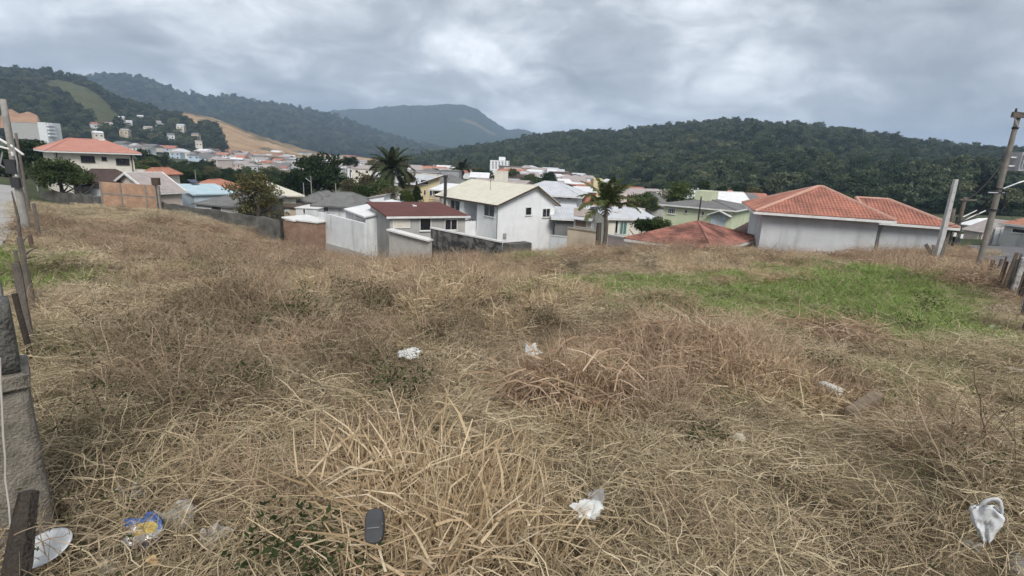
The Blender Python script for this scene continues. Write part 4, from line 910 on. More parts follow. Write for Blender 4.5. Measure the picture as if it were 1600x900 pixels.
def crown_mesh(rx, rz, n_clump, per, leaf, clump, m, shell=.35, low=-.7, shape=None):
    p = crown_pts(n_clump, per, rx, rx * random.uniform(.9, 1.1), rz, clump, shell, low)
    if shape == 'cone':
        k = np.clip((p[:, 2] / rz + 1) / 2, 0, 1); p[:, 0] *= 1.25 * (1 - k * .85); p[:, 1] *= 1.25 * (1 - k * .85)
    v, f, r = leaves(p, leaf, .5)
    return mesh_np('crown', v, f, [m], attr={'rnd': r})
def tree(name, label, px, pyb, depth, h, cm, tm, ch, cat='tree', group=None, sc=1.0, z=None, rz=None):
    """pyb: pixel of the crown centre; the trunk reaches the ground"""
    P = at(px, pyb, depth); g = float(H(P[0], P[1])) if z is None else z
    root = empty(name, (P[0], P[1], g), random.uniform(0, 6.28) if rz is None else rz); tag(root, label, cat, group)
    hc = P[2] - g
    t = link('trunk', tm, root); t.scale = (sc, sc, max(.3, hc / ch))
    c = link('crown', cm, root, loc=(0, 0, hc)); c.scale = (sc, sc, sc)
    return root
TR = trunk_mesh(4, .28, 2.6)
C_MANGO = crown_mesh(4.2, 3.6, 90, 60, .3, 1.0, L_DARK)
C_BIG = [crown_mesh(4.0, 3.4, 70, 45, .34, 1.1, L_DARK), crown_mesh(4.3, 3.0, 70, 45, .34, 1.1, L_MID), crown_mesh(3.6, 3.8, 70, 45, .34, 1.0, L_DARK), crown_mesh(4.2, 2.8, 60, 45, .34, 1.1, L_OLIVE)]
C_OLIVE = crown_mesh(2.6, 2.2, 110, 60, .12, .6, L_OLIVE)
C_ROUND = crown_mesh(3.4, 2.2, 80, 60, .2, .8, L_BRIGHT)
C_CONE = crown_mesh(1.2, 1.7, 60, 50, .12, .4, L_DARK, shape='cone')
C_BUSH = [crown_mesh(1.6, 1.1, 60, 45, .14, .5, L_MID), crown_mesh(1.6, 1.2, 50, 40, .14, .5, L_DRYB), crown_mesh(1.6, 1.0, 60, 45, .14, .5, L_DARK), crown_mesh(1.5, 1.1, 60, 45, .14, .5, L_BRIGHT)]
tree('mango_tree', 'big dark rounded tree behind the grey roofed houses', 497, 278, 105, 8, C_MANGO, TR, 4, sc=1.35)
tree('mango_tree', 'dark tree touching the left flank of the big rounded tree', 462, 288, 100, 8, C_BIG[0], TR, 4, sc=.75)
tree('olive_tree', 'olive brown leafy tree over the dark boundary wall', 402, 308, 53.5, 4, C_OLIVE, TR, 4, sc=1.12)
tree('street_tree', 'leafy green tree in front of the salmon roofed house', 92, 274, 58, 4, crown_mesh(2.7, 1.7, 100, 60, .16, .7, L_MID), TR, 4, sc=1.0)
tree('street_tree', 'low green shrubby tree right beside the leafy street tree', 124, 280, 58, 4, C_BUSH[0], TR, 4, sc=.85)
tree('round_tree', 'bright green flat topped tree behind the palm', 1058, 306, 105, 6, C_ROUND, TR, 4, sc=1.15)
tree('round_tree', 'green tree between the palm and the bright round tree', 1008, 316, 92, 5, C_BIG[1], TR, 4, sc=.6)
tree('round_tree', 'pale dry tree just right of the palm crown', 985, 318, 80, 5, C_BUSH[1], TR, 4, sc=1.1)
tree('conifer', 'dark cone shaped bush below the yellow house', 651, 305, 74, 3, C_CONE, TR, 4, cat='bush', sc=1.0)
tree('yellow_green_bush', 'yellow green bush beside the cone shaped bush', 633, 308, 73, 2, C_BUSH[3], TR, 4, cat='bush', sc=.8)
for px, py, d, s, k, lb in [(548, 296, 84, 1.3, 1, 'dry olive bush right of the big dark tree'), (575, 290, 88, 1.5, 1, 'tangled olive bush left of the tall palm'), (598, 298, 78, 1.3, 0, 'green bush at the foot of the tall palm'), (565, 300, 76, 1.0, 2, 'dark bush above the grey hip roof'),
                         (640, 285, 95, 1.3, 1, 'dry bush between tall palm and yellow house'), (608, 305, 70, .8, 1, 'small dry bush by the tiny white shed'),
                         (1010, 354, 46, .75, 2, 'dark hedge bush left half above the red tiled roof'), (1030, 354, 46, .7, 0, 'hedge bush right half above the red tiled roof'), (1487, 362, 47, .45, 3, 'bright green bush behind the bare concrete pole')]:
    tree('bush', lb, px, py, d, 2, C_BUSH[k], TR, 4, cat='bush', sc=s)
# wood in the valley between the hamlet and the left houses
spots = []
for i in range(46):
    px = random.uniform(205, 462); a = random.random(); y0 = np.interp(px, [205, 300, 460], [244, 262, 276]); y1 = np.interp(px, [205, 300, 460], [266, 284, 296])
    spots.append((px, y0 + (y1 - y0) * a, 230 - 120 * a))
spots.sort(key=lambda q: -q[2])
for px, py, d in spots:
    k = random.choice([0, 0, 1, 2, 3]); tree('valley_tree', ['dark dense tree', 'mid green spreading tree', 'dark upright tree', 'olive brown tree'][k] + ' in the wood between the hamlet and near houses', px, py, d, 8, C_BIG[k], TR, 4, group='trees of the valley wood', sc=random.uniform(.7, 1.15) * d / 190)
for i in range(22):
    px = random.uniform(540, 900); tree('valley_tree', 'small dark tree among the far houses of the valley', px, np.interp(px, [540, 900], [262, 296]) - random.uniform(0, 12), random.uniform(180, 330), 8, random.choice(C_BIG), TR, 4, group='trees among the valley houses', sc=random.uniform(.6, 1.2))
for i in range(12):
    px = random.uniform(960, 1440); tree('valley_tree', 'dark tree at the foot of the rounded forested hill', px, np.interp(px, [960, 1440], [296, 316]) - random.uniform(0, 8), random.uniform(150, 230), 8, random.choice(C_BIG[1:]), TR, 4, group='trees at the foot of the rounded hill', sc=random.uniform(.5, .9))
for i in range(7):
    px = random.uniform(-10, 75); tree('valley_tree', 'dark tree at the upper end of the concrete street', px, random.uniform(232, 268), random.uniform(95, 150), 8, random.choice(C_BIG), TR, 4, group='trees at the end of the street', sc=random.uniform(.7, 1.1))
# ------------------------------------------------------------------ palms: every frond a part
L_PALM = leafmat('palm_leaves', [(0, (.035, .05, .02)), (.5, (.085, .11, .042)), (1, (.18, .20, .085))], .25, inst=.5)
L_PALMD = leafmat('dark_palm_leaves', [(0, (.025, .034, .018)), (.5, (.055, .068, .034)), (1, (.11, .12, .065))], .2, inst=.5)
def frond_mesh(L_, el0, el1, m, nleaf=34, ll=.55, droop=.5, wleaf=.045):
    pts = []; p = np.zeros(3); k = 12
    for i in range(k + 1):
        pts.append(p.copy()); e = el0 + (el1 - el0) * (i / k) ** 1.2; p = p + np.array([math.cos(e), 0, math.sin(e)]) * L_ / k
    V, F, Rn = [], [], []
    def q(a, b, c, d, r): b0 = len(V); V.extend([a, b, c, d]); F.append((b0, b0 + 1, b0 + 2, b0 + 3)); Rn.extend([r] * 4)
    for i in range(k):
        w = .035 * (1 - i / k) + .008
        q(pts[i] + (0, w, 0), pts[i] - (0, w, 0), pts[i + 1] - (0, w * .8, 0), pts[i + 1] + (0, w * .8, 0), .9)
        q(pts[i] + (0, 0, w), pts[i] - (0, 0, w), pts[i + 1] - (0, 0, w * .8), pts[i + 1] + (0, 0, w * .8), .9)
    for j in range(nleaf):
        s = .12 + .88 * j / (nleaf - 1); fi = s * k; i = min(int(fi), k - 1); b = pts[i] + (pts[i + 1] - pts[i]) * (fi - i); t = pts[i + 1] - pts[i]; t /= np.linalg.norm(t)
        l = ll * (math.sin(math.pi * min(.97, .18 + .8 * s)) * .8 + .2)
        for sd in (-1, 1):
            dirv = t * .55 + np.array([0, sd * .8, 0]) + np.array([0, 0, random.uniform(-.1, .35)]); dirv /= np.linalg.norm(dirv)
            mid_ = b + dirv * l * .55; tip = mid_ + (dirv + np.array([0, 0, -droop * 1.6])) * l * .4; wv = t * wleaf
            r = random.random(); q(b - wv * .5, b + wv * .5, mid_ + wv, mid_ - wv, r); q(mid_ - wv, mid_ + wv, tip + wv * .1, tip - wv * .1, r)
    return mesh_np('frond', np.array(V), np.array(F), [m], attr={'rnd': Rn})
def palm(label, px, py_base, py_top, px_top, depth, m, nf, L_, rtr, droopset, sc_leaf=.55, lean=0):
    B = at(px, py_base, depth); T = at(px_top, py_top, depth)
    root = empty('palm_tree', B); tag(root, label, 'palm tree')
    mb = MB(); n = 10; pts, rs = [], []
    for i in range(n + 1):
        s = i / n; pts.append((T - B) * s + np.array([.06 * math.sin(5 * s), 0, 0])); rs.append(rtr * (1.25 - .45 * s) * (1 + .08 * (i % 2)))
    mb.tube([pts[0] + np.array([0, 0, -1.5])] + pts, [rs[0]] + rs, 9); mb.build('trunk', BARK, root, True)
    ms = [frond_mesh(L_ * random.uniform(.85, 1.1), R(a), R(b), m, 46, sc_leaf, .5, .05 if depth < 60 else .09) for a, b in droopset]
    for i in range(nf):
        k = i % len(ms); o = link('frond', ms[k], root, loc=pts[-1] + np.array([0, 0, .05]), rot=(0, 0, 6.283 * i / nf + random.uniform(-.2, .2)))
    return root, pts
DS = [(82, 40), (65, 10), (50, -25), (30, -50), (10, -65), (70, 0), (40, -40)]
r_, pts = palm('palm tree with green arching fronds at the lot edge', 943, 388, 326, 949, 41, L_PALM, 18, 3.0, .15, DS, .75)
part(r_, 'stub', BARK, tubes=[(((-.45, .1, .2), (-.5, .1, 2.0)), [.22, .2], 8)])
palm('tall dense palm with drooping dark fronds behind the dark red roof', 613, 312, 268, 613, 84, L_PALMD, 34, 4.4, .3, [(80, 20), (60, -20), (40, -60), (20, -80), (0, -85), (70, -10), (-20, -85)], .9)
palm('small dark palm behind the grey block', 722, 292, 268, 722, 128, L_PALMD, 16, 3.4, .25, DS, .9)

# ------------------------------------------------------------------ grasses of the lot
def blades(n, base_r, L_, W_, e0, e1, segs=3, hump=0.0, az=None, azs=math.pi, z0=0.0, taper=.35, kink=0, square=None, wig=1.0):
    """vectorised bent strips: e0/e1 start and end elevation ranges in degrees"""
    a = rng.uniform(0, 6.283, n); r = base_r * np.sqrt(rng.random(n)); p = np.stack([r * np.cos(a), r * np.sin(a), np.full(n, z0) + rng.random(n) * hump], 1)
    if square: p[:, :2] = rng.uniform(-square, square, (n, 2))
    phi = rng.uniform(0, 6.283, n) if az is None else az + rng.normal(0, azs, n)
    L = rng.uniform(*L_, n); w = rng.uniform(*W_, n); E0 = np.radians(rng.uniform(*e0, n)); E1 = np.radians(rng.uniform(*e1, n))
    tw = rng.uniform(-1.2, 1.2, n); kk = rng.integers(1, segs, n) if (kink and segs > 1) else None
    V = np.zeros((n, segs + 1, 2, 3))
    for s in range(segs + 1):
        t = s / segs
        wd = w * (1 - (1 - taper) * t ** 1.5)
        side = np.stack([-np.sin(phi) * np.cos(tw), np.cos(phi) * np.cos(tw), np.sin(tw)], 1) * wd[:, None] * .5
        V[:, s, 0] = p - side; V[:, s, 1] = p + side
        if s < segs:
            e = E0 + (E1 - E0) * (t + .5 / segs) + rng.normal(0, .1 * wig, n)
            if kk is not None: e = np.where((s >= kk) & (rng.random(n) < kink), E1 - .5, e)
            ph = phi + rng.normal(0, .22 * wig, n)
            p = p + np.stack([np.cos(ph) * np.cos(e), np.sin(ph) * np.cos(e), np.sin(e)], 1) * (L / segs)[:, None]
            p[:, 2] = np.maximum(p[:, 2], .004)
    k = 2 * (segs + 1)
    base = (np.arange(n) * k)[:, None]
    F = np.concatenate([base + np.array([2 * s, 2 * s + 1, 2 * s + 3, 2 * s + 2]) for s in range(segs)], 0)
    return V.reshape(-1, 3), F, np.repeat(rng.random(n), k)
def joinm(name, parts_, mats):
    V, F, Rn, Mi, b = [], [], [], [], 0
    for (v, f, r), m in parts_: V.append(v); F.append(f + b); Rn.append(r); Mi.append(np.full(len(f), m)); b += len(v)
    return mesh_np(name, np.concatenate(V), np.concatenate(F), mats, np.concatenate(Mi), attr={'rnd': np.concatenate(Rn)})
G_STRAW = leafmat('straw', [(0, (.19, .148, .09)), (.35, (.40, .322, .205)), (.7, (.58, .48, .325)), (1, (.75, .645, .47))], .2, inst=.35)
G_CANE = leafmat('dry_cane_leaf', [(0, (.24, .165, .095)), (.4, (.46, .345, .215)), (.75, (.61, .485, .325)), (1, (.74, .63, .475))], .2, inst=.3)
G_RED = leafmat('rusty_grass', [(0, (.19, .132, .09)), (.5, (.40, .29, .20)), (1, (.62, .475, .335))], .2, inst=.35)
G_DARK = leafmat('dead_stems', [(0, (.09, .066, .045)), (.5, (.225, .17, .116)), (1, (.47, .375, .265))], .1, inst=.4)
G_GREEN = leafmat('green_grass', [(0, (.10, .17, .036)), (.45, (.19, .295, .07)), (.8, (.285, .38, .115)), (1, (.46, .44, .25))], .35, inst=.35)
G_DULL = leafmat('dull_green_grass', [(0, (.095, .105, .05)), (.5, (.18, .185, .09)), (1, (.36, .32, .19))], .3, inst=.4)
G_WEED = leafmat('weed_leaves', [(0, (.02, .03, .014)), (.6, (.05, .065, .028)), (1, (.10, .11, .05))], .25, inst=.4)
def weed_leaves(n, r, h, s):
    c = np.stack([rng.uniform(-r, r, n), rng.uniform(-r, r, n), rng.uniform(.03, h, n)], 1); return leaves(c, s, .45, .4)
pm = {}
pm['base'] = proto_coll('straw_patch', [joinm('base', [(blades(560, .5, (.10, .32), (.0025, .0055), (-8, 38), (-25, 18), 4, hump=.15, az=rng.uniform(0, 6.28), azs=1.5, square=.42), 0),
      (blades(300, .5, (.10, .30), (.0025, .0055), (25, 90), (-50, 45), 4, square=.42), 0), (blades(170, .5, (.08, .28), (.003, .006), (-8, 60), (-20, 30), 3, hump=.1, square=.42), 1), (blades(30, .5, (.08, .2), (.005, .009), (-5, 50), (-20, 20), 2, hump=.16, square=.42), 0)], [G_STRAW, G_DARK]) for _ in range(8)])
pm['far'] = proto_coll('straw_far_patch', [joinm('far', [(blades(420, .5, (.05, .15), (.0035, .006), (-8, 45), (-25, 25), 3, hump=.12, az=rng.uniform(0, 6.28), azs=1.4, square=.45), 0), (blades(330, .5, (.05, .16), (.003, .0055), (30, 90), (-40, 50), 3, square=.45), 0),
      (blades(190, .5, (.05, .14), (.003, .006), (0, 85), (-30, 40), 3, hump=.1, square=.45), 1), (blades(60, .5, (.05, .12), (.003, .006), (20, 85), (0, 60), 3, square=.45), 2)], [G_STRAW, G_RED, G_DULL]) for _ in range(8)])
pm['cane'] = proto_coll('cane_clump', [joinm('cane', [(blades(150, .3, (.18, .5), (.006, .017), (45, 90), (20, 80), 3, kink=.3, wig=.25), 0), (blades(120, .42, (.14, .4), (.006, .015), (-5, 45), (-25, 15), 2, hump=.26, wig=.3), 0), (blades(40, .35, (.3, .6), (.003, .006), (55, 90), (30, 80), 3, wig=.4), 0)], [G_CANE]) for _ in range(6)])
pm['tall'] = proto_coll('tall_dry_grass', [joinm('tall', [(blades(190, .45, (.35, .85), (.005, .011), (50, 90), (-45, 50), 4), 0), (blades(120, .48, (.25, .6), (.005, .010), (5, 60), (-40, 10), 4), 0)], [G_RED]) for _ in range(6)])
G_HEAP = leafmat('red_brown_cane', [(0, (.15, .095, .06)), (.45, (.36, .25, .165)), (.8, (.52, .39, .28)), (1, (.66, .54, .42))], .15, inst=.3)
pm['heap'] = proto_coll('cane_heap', [joinm('heap', [(blades(130, .4, (.25, .6), (.007, .016), (45, 88), (-70, 0), 5, kink=.2, wig=.6), 0), (blades(120, .45, (.2, .5), (.006, .014), (-5, 40), (-30, 10), 3, hump=.28, wig=.4), 0), (blades(40, .4, (.3, .65), (.003, .006), (60, 90), (30, 80), 3, wig=.4), 0)], [G_HEAP]) for _ in range(5)])
def twigs(n, stems, rad):
    out = []
    for _ in range(stems):
        v, f, r = blades(1, rad, (.4, .8), (.005, .009), (20, 85), (-10, 60), 6, taper=.5); out.append(((v, f, r), 0))
        vv = v.reshape(-1, 2, 3).mean(1)
        for k in range(n):
            i = random.randint(1, 6); b = blades(1, .0, (.1, .32), (.003, .0055), (-20, 75), (-40, 60), 4, taper=.5); bv = b[0] + vv[i]; out.append(((bv, b[1], b[2]), 0))
    return out
pm['twig'] = proto_coll('dead_weed', [joinm('twig', twigs(7, 26, .42) + [(blades(150, .45, (.12, .35), (.003, .006), (-5, 45), (-20, 20), 4, hump=.24), 0), (weed_leaves(150, .42, .42, .017), 1)], [G_DARK, G_WEED]) for _ in range(6)])
pm['green'] = proto_coll('green_patch', [joinm('green', [(blades(520, .5, (.08, .24), (.004, .008), (40, 90), (-25, 60), 3, square=.4), 0), (blades(150, .5, (.1, .32), (.003, .006), (0, 80), (-20, 50), 3, square=.4), 1), (blades(60, .5, (.06, .18), (.006, .011), (20, 85), (-20, 40), 2, square=.4), 2)], [G_GREEN, G_STRAW, G_WEED]) for _ in range(5)])
pm['dull'] = proto_coll('dull_green_patch', [joinm('dull', [(blades(210, .42, (.12, .32), (.0035, .007), (25, 88), (-30, 50), 3), 0), (blades(60, .42, (.2, .4), (.003, .006), (0, 60), (-20, 20), 3), 1)], [G_DULL, G_STRAW]) for _ in range(5)])
pm['weed'] = proto_coll('leafy_weed', [joinm('weed', [(weed_leaves(260, .22, .3, .026), 0), (blades(22, .2, (.2, .4), (.004, .006), (50, 90), (30, 80), 3), 1)], [G_WEED, G_DARK]) for _ in range(4)])
NV = {k: len(c.objects) for k, c in pm.items()}
# zones: image pixel ellipses cast to ground (centre and half axes in metres)
ZONES = {}
def zone(kind, px, py, rx, ry, w=1.0):
    c = G(px, py); e = G(px + rx, py); n = G(px, py + ry); f_ = G(px, py - ry); c, e = (n + f_) / 2, e - c + (n + f_) / 2
    ax = np.linalg.norm(e[:2] - c[:2]); up = (f_ - n)[:2] / 2; ay = max(.15, np.linalg.norm(up))
    th = math.atan2(c[0], c[1])
    ZONES.setdefault(kind, []).append((c[0], c[1], max(ax, .1), ay, th, w))
def zval(kind, x, y):
    out = np.zeros(len(x))
    for cx, cy_, ax, ay, th, w in ZONES.get(kind, []):
        dx, dy = x - cx, y - cy_; u = dx * math.cos(th) - dy * math.sin(th); v = dx * math.sin(th) + dy * math.cos(th)
        d = np.sqrt((u / ax) ** 2 + (v / ay) ** 2) + (vnoise(x, y, max(.25, .25 * ax), 9) - .5) * (.35 if kind == 'green' else .6)
        out = np.maximum(out, w * np.clip((1.13 - d) / .35, 0, 1))
    return out
for a in [(1365, 482, 145, 56), (1385, 505, 105, 40), (1250, 492, 150, 26, .9), (950, 470, 110, 20, .9), (1280, 440, 130, 28), (1150, 458, 150, 30, 1.0), (1010, 462, 145, 28, .95), (1300, 455, 160, 36), (1420, 505, 80, 28), (20, 425, 24, 36), (790, 418, 60, 17, .9), (930, 450, 80, 16, .9), (570, 397, 45, 9, .8), (1310, 425, 60, 14), (640, 545, 35, 14, .25), (1040, 605, 90, 22, .45), (1330, 585, 90, 25, .45)]: zone('green', *a)
for a in [(1040, 480, 170, 30, .7), (1330, 575, 140, 50, .9), (1250, 500, 160, 30, .7), (1480, 470, 60, 60, .5), (1040, 610, 130, 30, .6), (300, 470, 60, 30, .4), (100, 520, 50, 40, .6), (100, 440, 40, 30, .4), (620, 450, 190, 45, .9), (250, 440, 90, 30, .7), (900, 520, 90, 30, .7), (640, 550, 120, 30, .4), (90, 620, 40, 40, .5), (1560, 620, 60, 60, .3)]: zone('dull', *a)
for a in [(690, 838, 125, 40), (790, 878, 120, 34), (630, 860, 55, 28), (1180, 620, 60, 25, .7), (740, 460, 90, 26, .5), (900, 655, 50, 30, .4), (1150, 420, 110, 20, .6), (690, 800, 90, 30, .6)]: zone('cane', *a)
for a in [(1060, 399, 190, 14), (1250, 403, 170, 12), (1100, 560, 160, 50, .7), (470, 460, 200, 60, .35), (760, 440, 120, 40, .7), (860, 398, 100, 14), (740, 415, 90, 22, .8), (690, 400, 60, 10), (1400, 408, 90, 10, .8), (900, 620, 60, 22, .8), (1020, 640, 60, 30, .7), (960, 570, 90, 35, .5), (560, 420, 130, 26, .5), (330, 380, 160, 30, .3), (1100, 800, 60, 50, .35), (1280, 530, 60, 20, .5)]: zone('tall', *a)
for a in [(350, 540, 180, 58, .9), (600, 500, 200, 60, .85), (430, 620, 240, 80, .9), (200, 640, 160, 80, .85), (700, 560, 160, 66, .8), (330, 700, 220, 60, .7), (830, 500, 90, 40, .8), (400, 395, 190, 35, .55), (200, 375, 100, 16, .6), (430, 780, 120, 90, .6), (200, 480, 60, 16, .6), (250, 720, 160, 60, .45), (520, 400, 80, 25, .5), (760, 480, 70, 26, .6)]: zone('twig', *a)
for a in [(500, 845, 90, 60, 1.0), (440, 800, 60, 50, .5), (620, 545, 90, 24, .8), (300, 560, 120, 50, .25), (540, 510, 200, 55, .6), (650, 470, 140, 36, .6), (520, 720, 60, 30, .3), (850, 490, 80, 30, .3)]: zone('weed', *a)
for a in [(1120, 588, 135, 34), (1040, 572, 90, 24, .9), (1190, 618, 60, 20, .8), (1080, 398, 190, 9, .75), (1260, 402, 170, 9, .75), (1400, 408, 90, 8, .6), (870, 398, 100, 10, .6), (1290, 524, 60, 16, .7), (740, 440, 90, 26, .45), (890, 622, 50, 18, .8), (730, 405, 60, 10, .5), (660, 412, 60, 12, .4), (960, 575, 70, 25, .4)]: zone('heap', *a)
# open, flattened straw where taller things stay out
for a in [(140, 430, 60, 30), (130, 340, 90, 14), (170, 450, 50, 14), (230, 850, 80, 40), (75, 880, 60, 45), (300, 835, 80, 45), (1530, 860, 60, 45), (920, 815, 50, 30), (1297, 622, 36, 18), (1350, 650, 45, 20), (640, 572, 40, 16), (832, 565, 30, 14), (1150, 695, 36, 14)]: zone('bare', *a)
def wedge(step, r0, r1):
    """jittered grid over the visible wedge of the lot"""
    A = R(53); k = int(r1 / step) + 1; gx, gy = np.meshgrid(np.arange(-k, k + 1), np.arange(0, k + 1)); x = (gx.ravel() + rng.uniform(-.45, .45, gx.size)) * step; y = (gy.ravel() + rng.uniform(-.45, .45, gx.size)) * step
    r = np.hypot(x, y); m = (r >= r0) & (r < r1) & (np.abs(np.arctan2(x, y)) < A); return x[m], y[m]
FAR_EDGE = [(-60, 56), (-45, 53), (-26.5, 50), (-18.8, 51.0), (-13.2, 46.5), (-6, 43.5), (-.6, 38.0), (2, 44), (9, 42), (14, 37), (19, 39), (30, 37.6)]
def inside(x, y):
    e = np.interp(x, *zip(*FAR_EDGE)); return (y < e - .5) & ~on_road(x, y)
NAMES = {'heap': 'drooping_cane_heap', 'base': 'matted_straw', 'far': 'distant_straw', 'cane': 'dry_cane_grass', 'tall': 'tall_dry_grass', 'twig': 'dead_weeds', 'green': 'green_grass', 'dull': 'dull_green_grass', 'weed': 'leafy_weeds'}
def place(kind, bands, scale=(.85, 1.15), base=0.0, avoid=(), label='', clumpy=True, tilt=.08):
    P, Rr, S = [], [], []
    for r0, r1, step, sc in bands:
        x, y = wedge(step, r0, r1)
        w = np.maximum(zval(kind, x, y), base)
        for av, aw in avoid: w = w * (1 - aw * zval(av, x, y))
        if clumpy: w = w * np.clip(vnoise(x, y, max(.6, step * 2.2), 12) * 1.9 - .2, .1, 1)
        keep = (rng.random(len(x)) < w) & inside(x, y)
        x, y = x[keep], y[keep]; n = len(x); d = .3 * sc
        gx, gy = (H(x + d, y) - H(x - d, y)) / (2 * d), (H(x, y + d) - H(x, y - d)) / (2 * d)
        P.append(np.stack([x, y, H(x, y) - .012], 1))
        Rr.append(np.stack([np.arctan(gy) + rng.normal(0, tilt, n), -np.arctan(gx) + rng.normal(0, tilt, n), rng.uniform(0, 6.283, n)], 1))
        s_ = rng.uniform(*scale, n); S.append(np.stack([s_ * sc, s_ * sc, s_ * sc ** .3 * rng.uniform(.7, 1.2, n) * (.55 + 1.1 * vnoise(x, y, .9 if r1 < 12 else 2.2, 33))], 1))
    P, Rr, S = map(np.concatenate, (P, Rr, S))
    # euler XYZ turns about the patch's own axis first when the spin is baked last: tilt stays in world axes only for small spins, so rotate the tilt
    a = Rr[:, 2]; tx, ty = Rr[:, 0].copy(), Rr[:, 1].copy()
    Rr[:, 0] = tx * np.cos(a) + ty * np.sin(a); Rr[:, 1] = -tx * np.sin(a) + ty * np.cos(a)
    scatter(NAMES[kind], label, pm[kind], P, Rr, S, rng.integers(0, NV[kind], len(P)))
    return len(P)
cnt = {}
cnt['base'] = place('base', [(.7, 5, .5, 1), (5, 11, .62, 1.25)], base=.95, avoid=[('green', .9), ('cane', .8), ('heap', .7), ('twig', .6)], label='matted pale straw grass over the near slope', clumpy=False)
cnt['far'] = place('far', [(9, 22, .95, 1.8), (22, 64, 1.6, 3.0)], base=.95, avoid=[('green', .93)], label='pale and rusty straw over the far slope up to the walls', clumpy=False)
cnt['cane'] = place('cane', [(.8, 5, .23, .9), (5, 10, .36, 1.0), (10, 22, .7, 1.15), (22, 50, 1.1, 1.4)], scale=(.85, 1.25), label='broad bladed dry cane grass clumps in heaps', clumpy=False, avoid=[('bare', .8)])
cnt['heap'] = place('heap', [(2, 6, .26, .95), (6, 11, .32, 1.1), (11, 21, .6, 1.1), (21, 34, .62, 1.1), (34, 50, 1.0, 1.4)], scale=(.75, 1.15), avoid=[('green', .85), ('bare', 1)], label='drooping red brown cane heaps at centre right and along the crest', clumpy=False)
cnt['tall'] = place('tall', [(.8, 5, .45, .6), (5, 10, .55, .8), (10, 21, .8, 1.1), (21, 34, .62, 1.15), (34, 56, 1.1, 1.5)], scale=(.7, 1.15), base=.10, avoid=[('green', .9), ('bare', 1)], label='tall rusty dry grass along the crest')
cnt['twig'] = place('twig', [(.8, 5, .34, .8), (5, 10, .45, .95), (10, 22, .75, 1.3), (22, 56, 1.4, 2.0)], scale=(.7, 1.15), base=.14, avoid=[('green', .97), ('cane', .7), ('bare', 1)], label='brown dead weed stems tangled over the slope')
cnt['green'] = place('green', [(2, 6, .4, 1), (6, 12, .5, 1.25), (12, 24, .75, 1.8), (24, 56, 1.2, 2.6)], label='short bright green grass patches', clumpy=False)
cnt['dull'] = place('dull', [(.9, 6, .45, 1), (6, 12, .6, 1.2), (12, 24, .9, 1.6), (24, 56, 1.7, 2.4)], base=.08, label='dull green grass mixed into the straw')
cnt['weed'] = place('weed', [(.9, 5, .35, .8), (5, 12, .5, 1.1), (12, 30, .9, 1.8)], base=.03, avoid=[('cane', .7)], label='dark green leafy weeds under the dead stems')
print('GRASS', cnt)
# ------------------------------------------------------------------ poles, posts, fences
CONC = mat('pole_concrete', (.30, .285, .26), (.21, .20, .18), scale=3, streak=.4, bump=.2)
CONC_L = mat('pale_concrete', (.47, .465, .45), (.38, .375, .36), scale=3, streak=.25, bump=.2)
OLDWOOD = mat('grey_weathered_wood', (.20, .17, .145), (.10, .085, .072), scale=9, var=.9, bump=.6, fine=.4)
DARKWOOD = mat('dark_rotten_wood', (.07, .055, .045), (.03, .025, .021), scale=9, var=.9, bump=.6, fine=.4)
BROWNWOOD = mat('brown_post_wood', (.16, .11, .085), (.08, .058, .045), scale=8, var=.9, bump=.6, fine=.4)
WHITEPOST = mat('flaking_white_post', (.50, .48, .46), (.17, .155, .14), scale=7, var=.4, bump=.5, fine=.3)
STEEL = mat('galvanised_steel', (.50, .51, .53), (.42, .43, .45), rough=.45, metal=.3)
DARKM = mat('dark_fittings', (.045, .045, .047))
CABLE = mat('black_cable', (.02, .02, .021))
def pole_root(name, label, px0, py0, px1, py1, depth, cat='utility pole'):
    B = at(px0, py0, depth); T = at(px1, py1, depth); h = T[2] - B[2]
    root = empty(name, B); tag(root, label, cat); return root, B, h
def loc_at(B, px, py, depth): return at(px, py, depth) - B
def round_pole(root, h, r0, r1, m=CONC, n=10):
    mb = MB(); mb.tube([(0, 0, -1)] + [(0, 0, h * i / 6) for i in range(7)], [r0] + [r0 + (r1 - r0) * i / 6 for i in range(7)], n); mb.build('shaft', m, root, True)
# leaning-looking main pole on the right with crossarm, transformer and lamp arm
root, B, h = pole_root('utility_pole', 'tall concrete utility pole with crossarm beside the crooked posts', 1526, 427, 1592, 178, 25.4)
round_pole(root, h, .145, .1, mat('dark_pole_concrete', (.22, .2, .175), (.14, .128, .112), scale=3, streak=.4, bump=.2))
z = lambda py: h * (427 - py) / (427 - 178.0)
part(root, 'crossarm', OLDWOOD, boxes=[((-.42, -.2, z(184)), (1.3, -.08, z(176)))])
part(root, 'brace', STEEL, tubes=[(((-.28, -.14, z(184)), (.0, -.14, z(198))), .03, 5), (((.6, -.14, z(184)), (.05, -.14, z(198))), .03, 5)])
for x in (-.3, .25, 1.1): part(root, 'insulator', DARKM, tubes=[(((x, -.14, z(176) - .01), (x, -.14, z(176) + .16)), [.05, .035], 8)])
tr = part(root, 'transformer', mat('transformer_grey', (.45, .46, .48), rough=.5), boxes=[((.35, -.34, z(262)), (1.2, .3, z(234)))])
part(tr, 'cooling_fin', mat('transformer_grey', (.45, .46, .48)), boxes=[((.4 + .1 * k, -.42, z(258)), (.44 + .1 * k, -.345, z(238))) for k in range(8)])
part(root, 'bracket', T_WHITE, boxes=[((.05, -.14, z(243)), (.36, -.06, z(241))), ((.05, -.14, z(256)), (.36, -.06, z(254)))])
la = part(root, 'lamp_arm', STEEL, tubes=[(((.1, -.1, z(290)), (.6, -.25, z(280)), (1.6, -.4, z(266))), .035, 6)])
part(la, 'lamp_head', STEEL, boxes=[((1.5, -.52, z(267)), (2.1, -.3, z(262)))])
